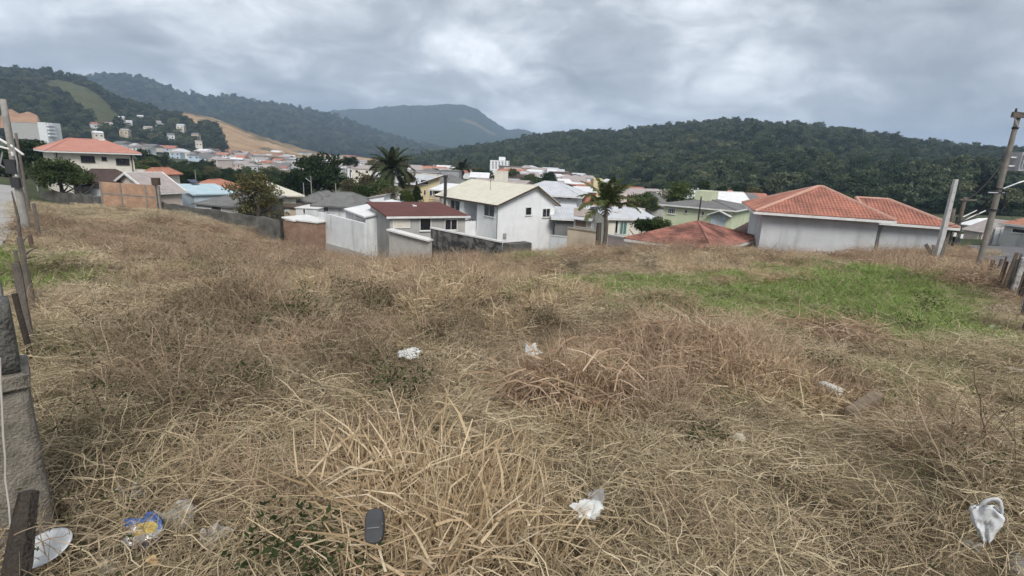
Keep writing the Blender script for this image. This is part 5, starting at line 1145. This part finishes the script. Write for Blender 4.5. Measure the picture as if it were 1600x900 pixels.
part(root, 'clamp_band', DARKM, tubes=[(((0, 0, z(y)), (0, 0, z(y) + .08)), .165 - .06 * (427 - y) / 249 + .02, 10) for y in (292, 297, 325, 200)])
part(root, 'step_bolt', STEEL, tubes=[(((-.55, -.1, z(297)), (.3, -.1, z(296))), .025, 5)])
part(root, 'cable_riser', CABLE, tubes=[(((.17, -.2, z(292)), (.2, -.25, z(318)), (.1, -.22, z(330))), .03, 5)])
POLE_R = B + np.array([0, 0, h])
# bare square concrete pole
root, B2, h2 = pole_root('concrete_pole', 'bare pale square concrete pole in front of the tiled house', 1461, 414, 1488, 280, 30, 'pole')
mb = MB(); mb.add([(-.16, -.13, -.8), (.16, -.13, -.8), (.16, .13, -.8), (-.16, .13, -.8), (-.1, -.09, h2), (.1, -.09, h2), (.1, .09, h2), (-.1, .09, h2)], [(0, 3, 2, 1), (4, 5, 6, 7), (0, 1, 5, 4), (1, 2, 6, 5), (2, 3, 7, 6), (3, 0, 4, 7)]); mb.build('shaft', CONC_L, root, bevel=.015)
part(root, 'bolt_hole', DARKM, tubes=[(((0, -.13, h2 * k), (0, -.115, h2 * k)), .02, 6) for k in (.55, .65, .75, .85, .93)])
# cluttered far pole
root, B3_, h3 = pole_root('utility_pole', 'dark cluttered utility pole with twin lamp arms behind the bare concrete pole', 1485, 402, 1508, 308, 40)
round_pole(root, h3, .17, .12, OLDWOOD)
part(root, 'crossarm', OLDWOOD, boxes=[((-.5, -.2, h3 - .25), (.75, -.1, h3 - .12)), ((-.35, -.2, h3 - 1.7), (.4, -.1, h3 - 1.55))])
part(root, 'fittings', DARKM, boxes=[((-.28, -.25, h3 * .42), (.12, -.1, h3 * .55)), ((-.22, -.25, h3 * .22), (.22, -.1, h3 * .34)), ((-.4, -.22, h3 * .58), (-.12, -.1, h3 * .68))])
for k, (a, b) in enumerate([((.1, -.15, h3 * .62), (1.5, -.3, h3 * .80)), ((.05, -.15, h3 * .68), (.9, -.25, h3 * .8))]):
    part(root, 'lamp_arm', T_WHITE, tubes=[((a, b), .045, 6)])
part(root, 'meter', T_WHITE, boxes=[((-.42, -.28, h3 * .36), (-.2, -.1, h3 * .42)), ((.14, -.28, h3 * .33), (.34, -.12, h3 * .4))])
root, B4_, h4 = pole_root('timber_post', 'short grey timber post left of the cluttered pole', 1472, 402, 1491, 326, 39, 'post')
round_pole(root, h4, .16, .13, OLDWOOD)
# left street pole
root, B5_, h5 = pole_root('utility_pole', 'grey utility pole with white lamp arms beside the concrete street', 42, 364, 5, 155, 27)
round_pole(root, h5, .2, .13, CONC)
z5 = lambda py: h5 * (364 - py) / (364 - 155.0)
part(root, 'lamp_arm', T_WHITE, tubes=[(((-.05, -.12, z5(222)), (-.9, -.2, z5(205))), .06, 6), (((0, -.12, z5(230)), (-.8, -.25, z5(224))), .05, 6), (((.1, -.12, z5(224)), (.75, -.2, z5(238))), .05, 6)])
part(root, 'junction_box', DARKM, boxes=[((-.25, -.3, z5(268)), (.3, -.14, z5(246))), ((-.1, -.3, z5(290)), (.32, -.14, z5(274)))])
part(root, 'insulator', T_WHITE, tubes=[(((.2, -.2, z5(y)), (.2, -.2, z5(y) + .2)), .07, 7) for y in (240, 258, 272)])
part(root, 'cable_bundle', mat('grey_cable', (.3, .3, .29)), tubes=[(((.3, -.2, z5(225)), (.35, -.2, z5(250)), (.2, -.2, z5(285))), .04, 5), (((-.3, -.2, z5(235)), (-.5, -.25, z5(255)), (-.2, -.2, z5(262))), .04, 5)])
root, B6_, h6 = pole_root('timber_post', 'slender grey pole just behind the street utility pole', 49, 345, 36, 208, 36, 'post')
round_pole(root, h6, .1, .08, OLDWOOD)
for px, py0, py1, d, lb in [(1090, 352, 309, 46, 'thin dark pole rising behind the low red tiled roof'), (307, 290, 267, 95, 'thin pale pole behind the orange tiled roof'), (416, 292, 273, 95, 'thin pale pole above the olive tree'), (487, 305, 276, 78, 'thin street lamp pole in front of the big dark tree'), (475, 306, 287, 78, 'short grey pole left of the lamp pole'), (525, 308, 288, 76, 'grey roof post above the dark grey hip roof'), (57, 285, 255, 70, 'white post beside the leafy street tree')]:
    P0 = at(px, py0, d); hh = (py0 - py1) * d / FPX
    r_ = empty('slender_pole', P0 - np.array([0, 0, 2])); tag(r_, lb, 'pole')
    part(r_, 'shaft', CONC if px != 1090 else DARKM, tubes=[(((0, 0, -2), (0, 0, hh + 2)), [.09, .06], 6)])
    if px == 487: part(r_, 'lamp_arm', STEEL, tubes=[(((0, 0, hh + 1.1), (-.8, 0, hh + 1.7)), .04, 5)])
    else: part(r_, 'cap', CONC, tubes=[(((0, 0, hh + 2), (0, 0, hh + 2.08)), .1, 6)])
def wire(label, a, b, sag, r=.012, m=CABLE):
    a, b = np.array(a), np.array(b); pts = [a + (b - a) * t - np.array([0, 0, sag * 4 * t * (1 - t)]) for t in np.linspace(0, 1, 16)]
    mb = MB(); mb.tube([p - a for p in pts], r, 4); o = mb.build('overhead_wire', m, None, loc=a); tag(o, label, 'wire')
wire('overhead cable from the leaning utility pole to the cluttered pole', POLE_R - np.array([0, 0, 1.9]), B3_ + np.array([0, 0, h3 - .1]), .5, .022, mat('grey_cable', (.3, .3, .29)))
wire('lower cable between the leaning utility pole and the cluttered pole', B + np.array([0, 0, h * .5]), B3_ + np.array([0, 0, h3 * .6]), .35, .02)
wire('overhead wire running off the street pole towards the street', B5_ + np.array([0, 0, z5(238)]), at(-60, 200, 24), .3, .014)
wire('upper wire running from the crossarm out of the picture', POLE_R + np.array([.25, -.14, .1]), at(1760, 120, 18), .4, .02)
wire('second wire running from the crossarm out of the picture', POLE_R + np.array([-.3, -.14, .1]), at(1740, 150, 18), .45, .013)
wire('telephone cable from the leaning utility pole to the corner house', B + np.array([.1, 0, h * .56]), at(1590, 345, 43), .4, .014)
wire('service drop from the leaning utility pole to the tiled house', B + np.array([-.1, 0, h * .52]), at(1476, 352, 38.4), .5, .02)
# crooked posts along the right fence
def rough_post(name, label, px, pyb, pyt, wpx, m, depth=None, lean=0.0, cat='post', group=None, flat=.8, dpx=0):
    g = G(px, pyb) if depth is None else at(px, pyb, depth)
    s = g[1] / FPX; w = wpx * s * (.4 if px > 1500 else .5); T = at(px + dpx + (pyb - pyt) * .0, pyt, g[1]); h = T[2] - g[2]
    mb = MB(); n = 7; rings = 6; V = []
    prof = [random.uniform(.8, 1.2) for _ in range(n)]
    for i in range(rings + 1):
        t = i / rings; cx = lean * t * h + random.uniform(-.06, .06) * w; cyy = random.uniform(-.05, .05) * w
        for k in range(n):
            a = 6.283 * k / n; rr = w * prof[k] * random.uniform(.92, 1.08) * (1 - .08 * t)
            V.append((cx + rr * math.cos(a), cyy + rr * flat * math.sin(a), (h * t if i else -.4) + (random.uniform(-.12, .05) * w * 2 if i == rings else 0)))
    F = [(i * n + k, i * n + (k + 1) % n, (i + 1) * n + (k + 1) % n, (i + 1) * n + k) for i in range(rings) for k in range(n)] + [tuple(range(rings * n, rings * n + n)), tuple(range(n - 1, -1, -1))]
    mb.add(V, F); o = mb.build(name, m, None, loc=g); tag(o, label, cat, group); return o, g, h
FG = 'crooked posts of the right fence'
for px, pyb, pyt, w, m, ln, lb in [
    (1542, 440, 405, 9, BROWNWOOD, .02, 'brown broken fence post nearest the leaning utility pole'), (1554, 444, 404, 9, OLDWOOD, .05, 'grey fence post second from the leaning utility pole'),
    (1562, 449, 408, 5, DARKWOOD, .04, 'thin dark red brown stake among the crooked posts'), (1567, 452, 394, 7, BROWNWOOD, .1, 'tallest thin brown post of the crooked fence'),
    (1574, 456, 404, 11, OLDWOOD, .08, 'thick grey fence post between thin stake and flaking post'), (1582, 460, 402, 12, WHITEPOST, .06, 'flaking white painted fence post at the right'),
    (1592, 470, 398, 13, DARKWOOD, .08, 'dark mossy fence post leaning at the right edge'), (1602, 492, 400, 20, OLDWOOD, .04, 'broad grey fence post cut by the right edge'), (1606, 528, 430, 32, BROWNWOOD, .0, 'stout brown stump post nearest on the right edge')]:
    rough_post('fence_post', lb, px, pyb, pyt, w, m, lean=ln, group=FG)
for px, pyb, pyt, w, m, lb in [(1548, 442, 412, 5, OLDWOOD, 'low grey stake beside the brown broken fence post'), (1559, 447, 400, 4, BROWNWOOD, 'thin brown stake leaning in the crooked fence'), (1579, 458, 396, 6, OLDWOOD, 'slim grey post left of the flaking white post'), (1588, 465, 404, 6, BROWNWOOD, 'slim brown post right of the flaking white post'), (1598, 482, 408, 8, WHITEPOST, 'narrow flaking white post near the right edge')]:
    rough_post('fence_post', lb, px, pyb, pyt, w, m, lean=random.uniform(-.04, .12), group=FG)
# posts on the left
LG = 'posts of the left fence'
rough_post('fence_post', 'flat grey concrete fence post beside the bare trunk', 50, 548, 412, 15, OLDWOOD, group=LG, flat=.5, dpx=-6)
rough_post('fence_post', 'thin black charred stake beside the concrete pillar', 50, 566, 460, 9, DARKWOOD, group=LG, lean=-.06, dpx=-2)
rough_post('fence_post', 'grey fence post cut by the left picture edge', 4, 500, 400, 16, CONC, group=LG)
rough_post('fence_post', 'short grey fence post behind the street utility pole', 33, 440, 392, 8, OLDWOOD, group=LG)
rough_post('fence_post', 'weathered brown fence post beyond the flat concrete post', 40, 470, 408, 8, BROWNWOOD, group=LG, lean=-.03)
rough_post('fence_post', 'thin pale fence post at the far end of the left fence', 62, 372, 318, 6, OLDWOOD, group=LG)
rough_post('fence_post', 'low broken fence post at the foot of the street utility pole', 52, 400, 368, 7, BROWNWOOD, group=LG)
rough_post('dead_tree', 'gnarled bare dead trunk by the left fence', 55, 500, 372, 10, OLDWOOD, cat='dead tree')
def dead_tree():
    g = G(55, 498); T = at(50, 300, g[1]); h = T[2] - g[2]; root = empty('dead_sapling', g); tag(root, 'leafless thin sapling growing against the gnarled trunk', 'dead tree')
    part(root, 'trunk', OLDWOOD, tubes=[([(0, 0, -.3), (.02, 0, h * .3), (-.02, 0, h * .55), (.02, 0, h * .8), (0, 0, h)], [.028, .025, .022, .018, .008], 7)])
    for z_, dx, dz in ((.5, .12, .12), (.52, -.14, .1), (.55, -.07, .2), (.6, .1, .15), (.48, .1, .03), (.5, -.15, .02)): part(root, 'branch', OLDWOOD, tubes=[([(0, 0, h * z_), (dx * .5, .05, h * z_ + dz * .7), (dx, .1, h * z_ + dz)], [.014, .009, .003], 5)])
dead_tree()
# rough concrete pillar at the left edge
def jitter_box(name, m, lo, hi, parent, seg=.06, amp=.012):
    bm = bmesh.new(); bmesh.ops.create_cube(bm, size=1)
    for v in bm.verts: v.co = Vector([lo[i] + (hi[i] - lo[i]) * (v.co[i] + .5) for i in range(3)])
    L_ = max(hi[i] - lo[i] for i in range(3)); bmesh.ops.subdivide_edges(bm, edges=bm.edges[:], cuts=int(min(18, L_ / seg)), use_grid_fill=True)
    bmesh.ops.recalc_face_normals(bm, faces=bm.faces); bm.normal_update()
    for v in bm.verts:
        c = v.co; k = float(vnoise(c.x * 1.3 + c.z * .9, c.y * 1.1 + c.z * 1.7, .16, 6)) + .4 * float(vnoise(c.x + c.z * 1.1, c.y - c.z, .05, 7)) - .7
        v.co = c + v.normal * amp * .7 * k
    me = bpy.data.meshes.new(name); bm.to_mesh(me); bm.free(); me.materials.append(m); me.polygons.foreach_set('use_smooth', np.ones(len(me.polygons), bool)); return link(name, me, parent)
def pillar():
    m = mat('mossy_concrete', (.30, .27, .225), (.10, .088, .07), scale=11, var=.7, streak=.7, bump=.5, bscale=90, fine=.4)
    m2 = mat('damp_concrete', (.17, .165, .15), (.07, .068, .06), scale=5, var=.8, streak=.3, bump=.8, bscale=60, fine=.3)
    g = G(95, 868); T = at(50, 482, g[1]); h = T[2] - g[2]; zl = (at(70, 592, g[1])[2] - g[2])
    root = empty('concrete_pillar', g, R(44)); tag(root, 'rough weathered concrete pillar at the left edge of the lot', 'pillar')
    jitter_box('lower_block', m, (-.62, 0, -.3), (0, .24, zl - .04), root); jitter_box('ledge', m, (-.62, -.02, zl - .035), (.012, .25, zl + .02), root)
    jitter_box('upper_block', m2, (-.16, .02, zl + .022), (-.012, .22, h), root); jitter_box('upper_rib', m, (-.5, .015, zl + .022), (-.165, .23, h + .05), root)
pillar()
def leaning_stake():
    a = at(18, 935, 1.45); b = at(46, 768, 1.62); o = MB(); d = b - a
    o.tube([np.zeros(3), d * .3 + np.array([.005, 0, 0]), d * .7, d, d * 1.015], [.04, .042, .036, .03, .008], 7); w = o.build('wooden_stake', DARKWOOD, None, loc=a); tag(w, 'dark rotten wooden stake leaning before the concrete pillar', 'stake')
leaning_stake()
def string():
    pts = [at(x + random.uniform(-1.5, 1.5), y, 1.55) for x, y in [(1, 560), (2, 600), (4, 640), (6, 680), (9, 715), (8, 750), (13, 790), (15, 815), (18, 850), (14, 880), (20, 915)]]
    mb = MB(); mb.tube([p - pts[0] for p in pts], .0035, 5); tag(mb.build('string', mat('dirty_twine', (.5, .47, .42)), None, loc=pts[0]), 'pale frayed twine hanging down the left edge', 'twine')
string()
# broken planks by the bare concrete pole, kerb stones beside them
for i, (x0, y0, x1, y1, lb) in enumerate([(1466, 412, 1449, 386, 'broken grey plank leaning left at the bare concrete pole'), (1467, 411, 1478, 378, 'broken grey plank leaning right at the bare concrete pole'), (1462, 412, 1459, 388, 'short upright broken plank by the bare concrete pole')]):
    a, b = at(x0, y0, 28.6), at(x1, y1, 28.6 + .2 * i); d = b - a; L_ = np.linalg.norm(d); d /= L_; s = np.cross(d, [0, 1, 0]); s /= np.linalg.norm(s); n_ = np.cross(d, s)
    mb = MB(); mb.obox(d * L_ / 2, d * (L_ / 2 + .2), s * .09, n_ * .025); o = mb.build('plank', OLDWOOD, None, loc=a, bevel=.006); tag(o, lb, 'plank')
for px, py, w, lb in [(1478, 403, 22, 'white painted kerb block left of the dark pole foot'), (1496, 408, 24, 'white painted kerb block right of the dark pole foot')]:
    p = G(px, py); mb = MB(); mb.box((-.45, -.15, -.3), (.45, .15, .18)); tag(mb.build('kerb_block', T_WHITE, None, loc=p, rot=(0, 0, R(-15)), bevel=.03), lb, 'kerb')

# ------------------------------------------------------------------ litter
def crumple(nx, ny, w, l, amp, seed, curl=0.0, round_=False):
    u, v = np.meshgrid(np.linspace(-.5, .5, nx), np.linspace(-.5, .5, ny), indexing='ij')
    x, y = u * w, v * l
    zz = (vnoise(u * 10, v * 10 + 3 * u, 3.2, seed) - .5) * amp * 2.2 + (vnoise(u * 10 + 4 * v, v * 10, 1.3, seed + 1) - .5) * amp * .45 + curl * (u ** 2) * w
    x = x + (vnoise(u * 10, v * 10, 2.5, seed + 2) - .5) * w * .35; y = y + (vnoise(u * 10, v * 10, 2.5, seed + 3) - .5) * l * .35
    V = np.stack([x, y, zz], -1).reshape(-1, 3)
    i, j = np.meshgrid(np.arange(nx - 1), np.arange(ny - 1), indexing='ij'); a = (i * ny + j).ravel(); F = np.stack([a, a + ny, a + ny + 1, a + 1], 1)
    uc = u[:-1, :-1].ravel(); vc = v[:-1, :-1].ravel()
    if round_:
        k = (uc ** 2 + vc ** 2) < .24 + .05 * np.sin(5 * np.arctan2(vc, uc)); F, uc, vc = F[k], uc[k], vc[k]
    return V, F, uc, vc
def GL(px, py, lift):
    d = ray(px, py); ts = np.linspace(.6, 60, 3000) / d[1]; p = CAM[None] + d[None] * ts[:, None]; b = np.nonzero(p[:, 2] < H(p[:, 0], p[:, 1]) + lift)[0]; return p[b[0]] - np.array([0, 0, lift])
def litter(name, label, cat, px, py, wpx, hpx, mats, zone_fn=None, amp=.25, seed=1, tilt=35, rz=0, lift=.1, thick=.004, nx=18, ny=14, round_=False):
    g = GL(px, py, lift); k = float(np.dot(g - CAM, _f)) / FPX
    w = wpx * k * .8; l = hpx * k * 1.0
    V, F, uc, vc = crumple(nx, ny, w, l, amp * w, seed, round_=round_)
    fm = zone_fn(uc, vc) if zone_fn else None
    me = mesh_np(name, V, F, mats, fm, smooth=True); o = link(name, me, None, loc=(g[0], g[1], g[2] + lift), rot=(R(tilt), 0, R(rz) + math.atan2(-g[0], g[1])))
    md = o.modifiers.new('thickness', 'SOLIDIFY'); md.thickness = thick
    tag(o, label, cat); return o
PLASTIC = mat('white_plastic', (.66, .67, .68), (.55, .555, .56), rough=.35, scale=8)
GREYP = mat('dusty_clear_plastic', (.42, .40, .37), (.28, .26, .235), rough=.4, scale=14, var=.8)
CLOTH = mat('bleached_cloth', (.58, .58, .55), (.42, .42, .39), scale=9, var=.8)
PLASTIC2 = mat('soiled_white_plastic', (.62, .63, .62), (.46, .46, .44), rough=.6, scale=9, var=.8)
SILVER = mat('silver_foil', (.62, .62, .63), (.45, .45, .47), rough=.3, metal=.5, scale=14)
FOILB = mat('blue_foil', (.06, .13, .36), (.10, .16, .34), rough=.3, scale=14); FOILY = mat('yellow_foil', (.68, .50, .12), (.6, .45, .14), rough=.35, scale=10); FOILD = mat('dark_foil', (.05, .045, .07), (.09, .06, .06), rough=.35, scale=10)
def plate():
    g = GL(70, 858, .22); k = float(np.dot(g - CAM, _f)) / FPX; r = 35 * k
    prof = [(0, 0), (.62, 0), (.70, .02), (.86, .10), (1.0, .12), (1.0, .10), (.86, .08), (.7, 0.0), (.62, -.02), (0, -.02)]; n = 40; V, F = [], []
    for a in range(n):
        for q, h_ in prof: V.append((r * q * math.cos(6.283 * a / n), r * q * math.sin(6.283 * a / n), r * h_ * .8))
    m = len(prof)
    for a in range(n):
        for i in range(m - 1): F.append((a * m + i, ((a + 1) % n) * m + i, ((a + 1) % n) * m + i + 1, a * m + i + 1))
    root = link('plate', mesh_np('plate', np.array(V), F, [PLASTIC], smooth=True), None, loc=(g[0], g[1], g[2] + .22), rot=(R(12), R(-8), R(18))); tag(root, 'white disposable plate lying at the foot of the concrete pillar', 'plate')
plate()
def snack(u, v): return np.where(v > .22, 1, np.where((np.abs(u + .02) < .26) & (np.abs(v - .02) < .14), 2, np.where(v < -.3, 3, np.where((u > -.1) & (v > .1), 1, 0))))
litter('snack_packet', 'crumpled silver snack packet with blue top and yellow patch', 'packet', 224, 832, 62, 52, [SILVER, FOILB, FOILY, FOILD], snack, .16, 3, 38, -22, .13)
litter('plastic_sheet', 'dusty crumpled clear plastic behind the snack packet', 'plastic sheet', 275, 806, 62, 45, [GREYP], None, .28, 5, 25, 10, .1)
litter('plastic_sheet', 'torn pale plastic scrap right of the snack packet', 'plastic sheet', 336, 836, 44, 30, [GREYP], None, .3, 9, 20, 30, .09)
litter('plastic_sheet', 'small dusty plastic scrap above the snack packet', 'plastic sheet', 208, 766, 44, 26, [GREYP], None, .3, 12, 20, 5, .08)
litter('paper_scrap', 'small white paper scrap below the snack packet', 'paper', 166, 884, 22, 22, [CLOTH], None, .3, 15, 25, 0, .1)
litter('fallen_leaf', 'single tan fallen leaf below the snack packet', 'leaf', 238, 877, 17, 26, [mat('tan_leaf', (.50, .34, .17), (.4, .27, .13), scale=30)], None, .15, 18, 25, 25, .12, .001, 8, 10, True)
litter('cloth_rag', 'crumpled white rag lying in the straw', 'rag', 919, 797, 60, 34, [PLASTIC2], None, .16, 21, 40, 8, .26, round_=True)
litter('grey_bag', 'rounded grey bag touching the white rag', 'bag', 930, 776, 30, 26, [mat('grey_plastic', (.26, .25, .235), (.2, .19, .18), scale=10)], None, .2, 24, 45, 0, .22, round_=True)
litter('foil_litter', 'bright white torn bag among dark weeds', 'bag', 638, 553, 46, 24, [PLASTIC2], None, .16, 27, 35, 0, .36, round_=True)
litter('pale_bag', 'dull whitish plastic bag half hidden in the weeds', 'bag', 832, 548, 32, 24, [CLOTH], None, .25, 30, 30, 0, .34, round_=True)
litter('flattened_cup', 'pale flattened cup lying in the straw below the timber beam', 'cup', 1148, 681, 38, 18, [mat('yellowed_plastic', (.48, .45, .36), (.4, .37, .29), scale=12)], None, .12, 33, 15, 0, .09, round_=True)
litter('white_scrap', 'small white scrap near the right fence posts', 'paper', 1556, 511, 18, 8, [CLOTH], None, .3, 36, 25, 0, .1)
litter('white_scrap', 'white scrap at the right picture edge below the stump', 'paper', 1590, 578, 20, 8, [CLOTH], None, .3, 39, 25, 0, .08)
litter('white_scrap', 'tiny white scrap beside the left green verge', 'paper', 43, 405, 9, 6, [PLASTIC], None, .3, 41, 25, 0, .12)
def shoe_sole():
    g = GL(586, 822, .3); k = float(np.dot(g - CAM, _f)) / FPX; w, l = 14 * k, 27 * k
    mb = MB(); n = 16; sp = lambda q: math.copysign(abs(q) ** .55, q); top = [(w * sp(math.cos(6.283 * a / n)), l * sp(math.sin(6.283 * a / n)) * .9, .02) for a in range(n)]
    mb.slab(top, .035); root = mb.build('black_slab', mat('black_rubber', (.045, .047, .052), (.03, .031, .035), rough=.6, scale=12), None, loc=(g[0], g[1], g[2] + .3), rot=(R(48), R(-6), R(4)), bevel=.004); tag(root, 'flat black rubber slab beside the broad dry cane grass', 'slab')
    part(root, 'groove', mat('grey_groove', (.2, .2, .2)), boxes=[((-w * .7, -l * .12, .021), (w * .6, -l * .08, .0235))])
shoe_sole()
def white_bag():
    g = GL(1530, 846, .2) + np.array([0, 0, .2]); k = float(np.dot(g - CAM, _f)) / FPX
    root = empty('plastic_bag', g + np.array([0, 0, .02]), math.atan2(-g[0], g[1])); tag(root, 'white plastic carrier bag with a looped handle caught in the straw', 'bag')
    hh = 54 * k; nu, nt = 15, 18; V, F = [], []
    for sgn in (-1, 1):
        for j in range(nt):
            t = j / (nt - 1); wd = np.interp(t, [0, .12, .35, .6, .82, 1], [.2, .27, .42, .56, .6, .5]) * 34 * k; off = np.interp(t, [0, .5, 1], [.25, .0, -.02]) * 24 * k
            for i in range(nu):
                u = 2 * i / (nu - 1) - 1; edge = max(0.0, 1 - u * u); nz = float(vnoise(u * 4 + 9, t * 5 + sgn, .8, 3)) - .5; nz2 = float(vnoise(u * 4 + 3 * t, t * 2, .45, 5)) - .5
                V.append((off + wd * u * (1 + .18 * (float(vnoise(t * 9, u * 0 + (u > 0) * 5, 1.1, 8)) - .5)), sgn * (.016 * edge ** .6) + .03 * nz * edge + .016 * nz2 + .006 * math.sin(7 * u + 5 * t), hh * t + (t > .9) * .012 * math.sin(3 * u + 1)))
    for q in range(2):
        for j in range(nt - 1):
            for i in range(nu - 1): b_ = q * nu * nt + j * nu + i; F.append((b_, b_ + 1, b_ + nu + 1, b_ + nu))
    o = link('bag_body', mesh_np('bag_body', np.array(V), F, [PLASTIC]), root); o.modifiers.new('thickness', 'SOLIDIFY').thickness = .0015
    pts = [(-.44, .86), (-.36, 1.0), (-.14, 1.16), (.1, 1.3), (.26, 1.27), (.38, 1.08), (.4, .86)]; ws = [.5, .46, .36, .2, .15, .16, .24]; V, F = [], []
    for (x, z_), ww in zip(pts, ws):
        for s in (-1, 1): V.append(((x - .1 * s * ww * 3) * 34 * k, s * .004 + .006 * math.sin(7 * x), hh * (z_ - s * ww * .5)))
    F = [(2 * i, 2 * i + 1, 2 * i + 3, 2 * i + 2) for i in range(len(pts) - 1)]
    o = link('handle', mesh_np('handle', np.array(V), F, [PLASTIC], smooth=True), root); o.modifiers.new('thickness', 'SOLIDIFY').thickness = .0015
    litter('pale_bag', 'thin torn plastic strip at the foot of the white carrier bag', 'plastic scrap', 1520, 850, 26, 14, [CLOTH], None, .3, 45, 20, 0, .06)
white_bag()
def log():
    a = GL(1328, 648, .2) + np.array([0, 0, .2]); b = GL(1370, 620, .24) + np.array([0, 0, .24]); d = b - a; L_ = np.linalg.norm(d); d /= L_; s = np.cross(d, [0, 0, 1]); s /= np.linalg.norm(s); u = np.cross(s, d)
    mb = MB(); mb.obox(d * L_ / 2, d * L_ / 2, s * .05, u * .055); o = mb.build('timber_offcut', mat('weathered_timber', (.26, .20, .14), (.16, .12, .085), scale=12, bump=.5, fine=.3), None, loc=a, bevel=.008); tag(o, 'short weathered timber beam half buried in the straw', 'timber')
    a = GL(1282, 601, .26) + np.array([0, 0, .26]); b = GL(1312, 613, .26) + np.array([0, 0, .26]); d = b - a; L_ = np.linalg.norm(d); d /= L_; s = np.cross(d, [0, 0, 1]); s /= np.linalg.norm(s); u = np.cross(s, d)
    mb = MB(); mb.obox(d * L_ / 2, d * L_ / 2, s * .045, u * .04); o = mb.build('white_block', mat('chalky_white', (.60, .585, .55), (.42, .4, .37), scale=16, var=.7, bump=.4), None, loc=a, bevel=.01); tag(o, 'chalky white block lying near the timber beam', 'block')
log()
def stone():
    g = G(1590, 905); bm = bmesh.new(); bmesh.ops.create_icosphere(bm, subdivisions=3, radius=.07)
    for v in bm.verts: v.co *= .8 + .4 * float(vnoise(v.co.x * 20 + v.co.z * 9, v.co.y * 20 + v.co.z * 13, 1.0, 3))
    me = bpy.data.meshes.new('stone'); bm.to_mesh(me); bm.free(); me.materials.append(CONC); tag(link('stone', me, None, loc=g + np.array([0, 0, .03])), 'dark stone in the bottom right corner', 'stone')
stone()

# ------------------------------------------------------------------ haze
def haze():
    zlo = -60.0; zhi = 420.0
    mb = MB(); mb.box((-7600, -7600, zlo), (7600, 7600, zhi))
    m = bpy.data.materials.new('haze'); m.use_nodes = True; nt = m.node_tree; nt.nodes.clear()
    out = N(nt, 'ShaderNodeOutputMaterial'); v = N(nt, 'ShaderNodeVolumePrincipled'); v.inputs['Density'].default_value = HAZE; v.inputs['Color'].default_value = (.56, .74, 1.0, 1); v.inputs['Anisotropy'].default_value = 0.0
    nt.links.new(v.outputs[0], out.inputs['Volume'])
    o = mb.build('haze', m); o['kind'] = 'stuff'; o['label'] = 'thin pale haze filling the valley air'
HAZE = 2.2e-4
haze()
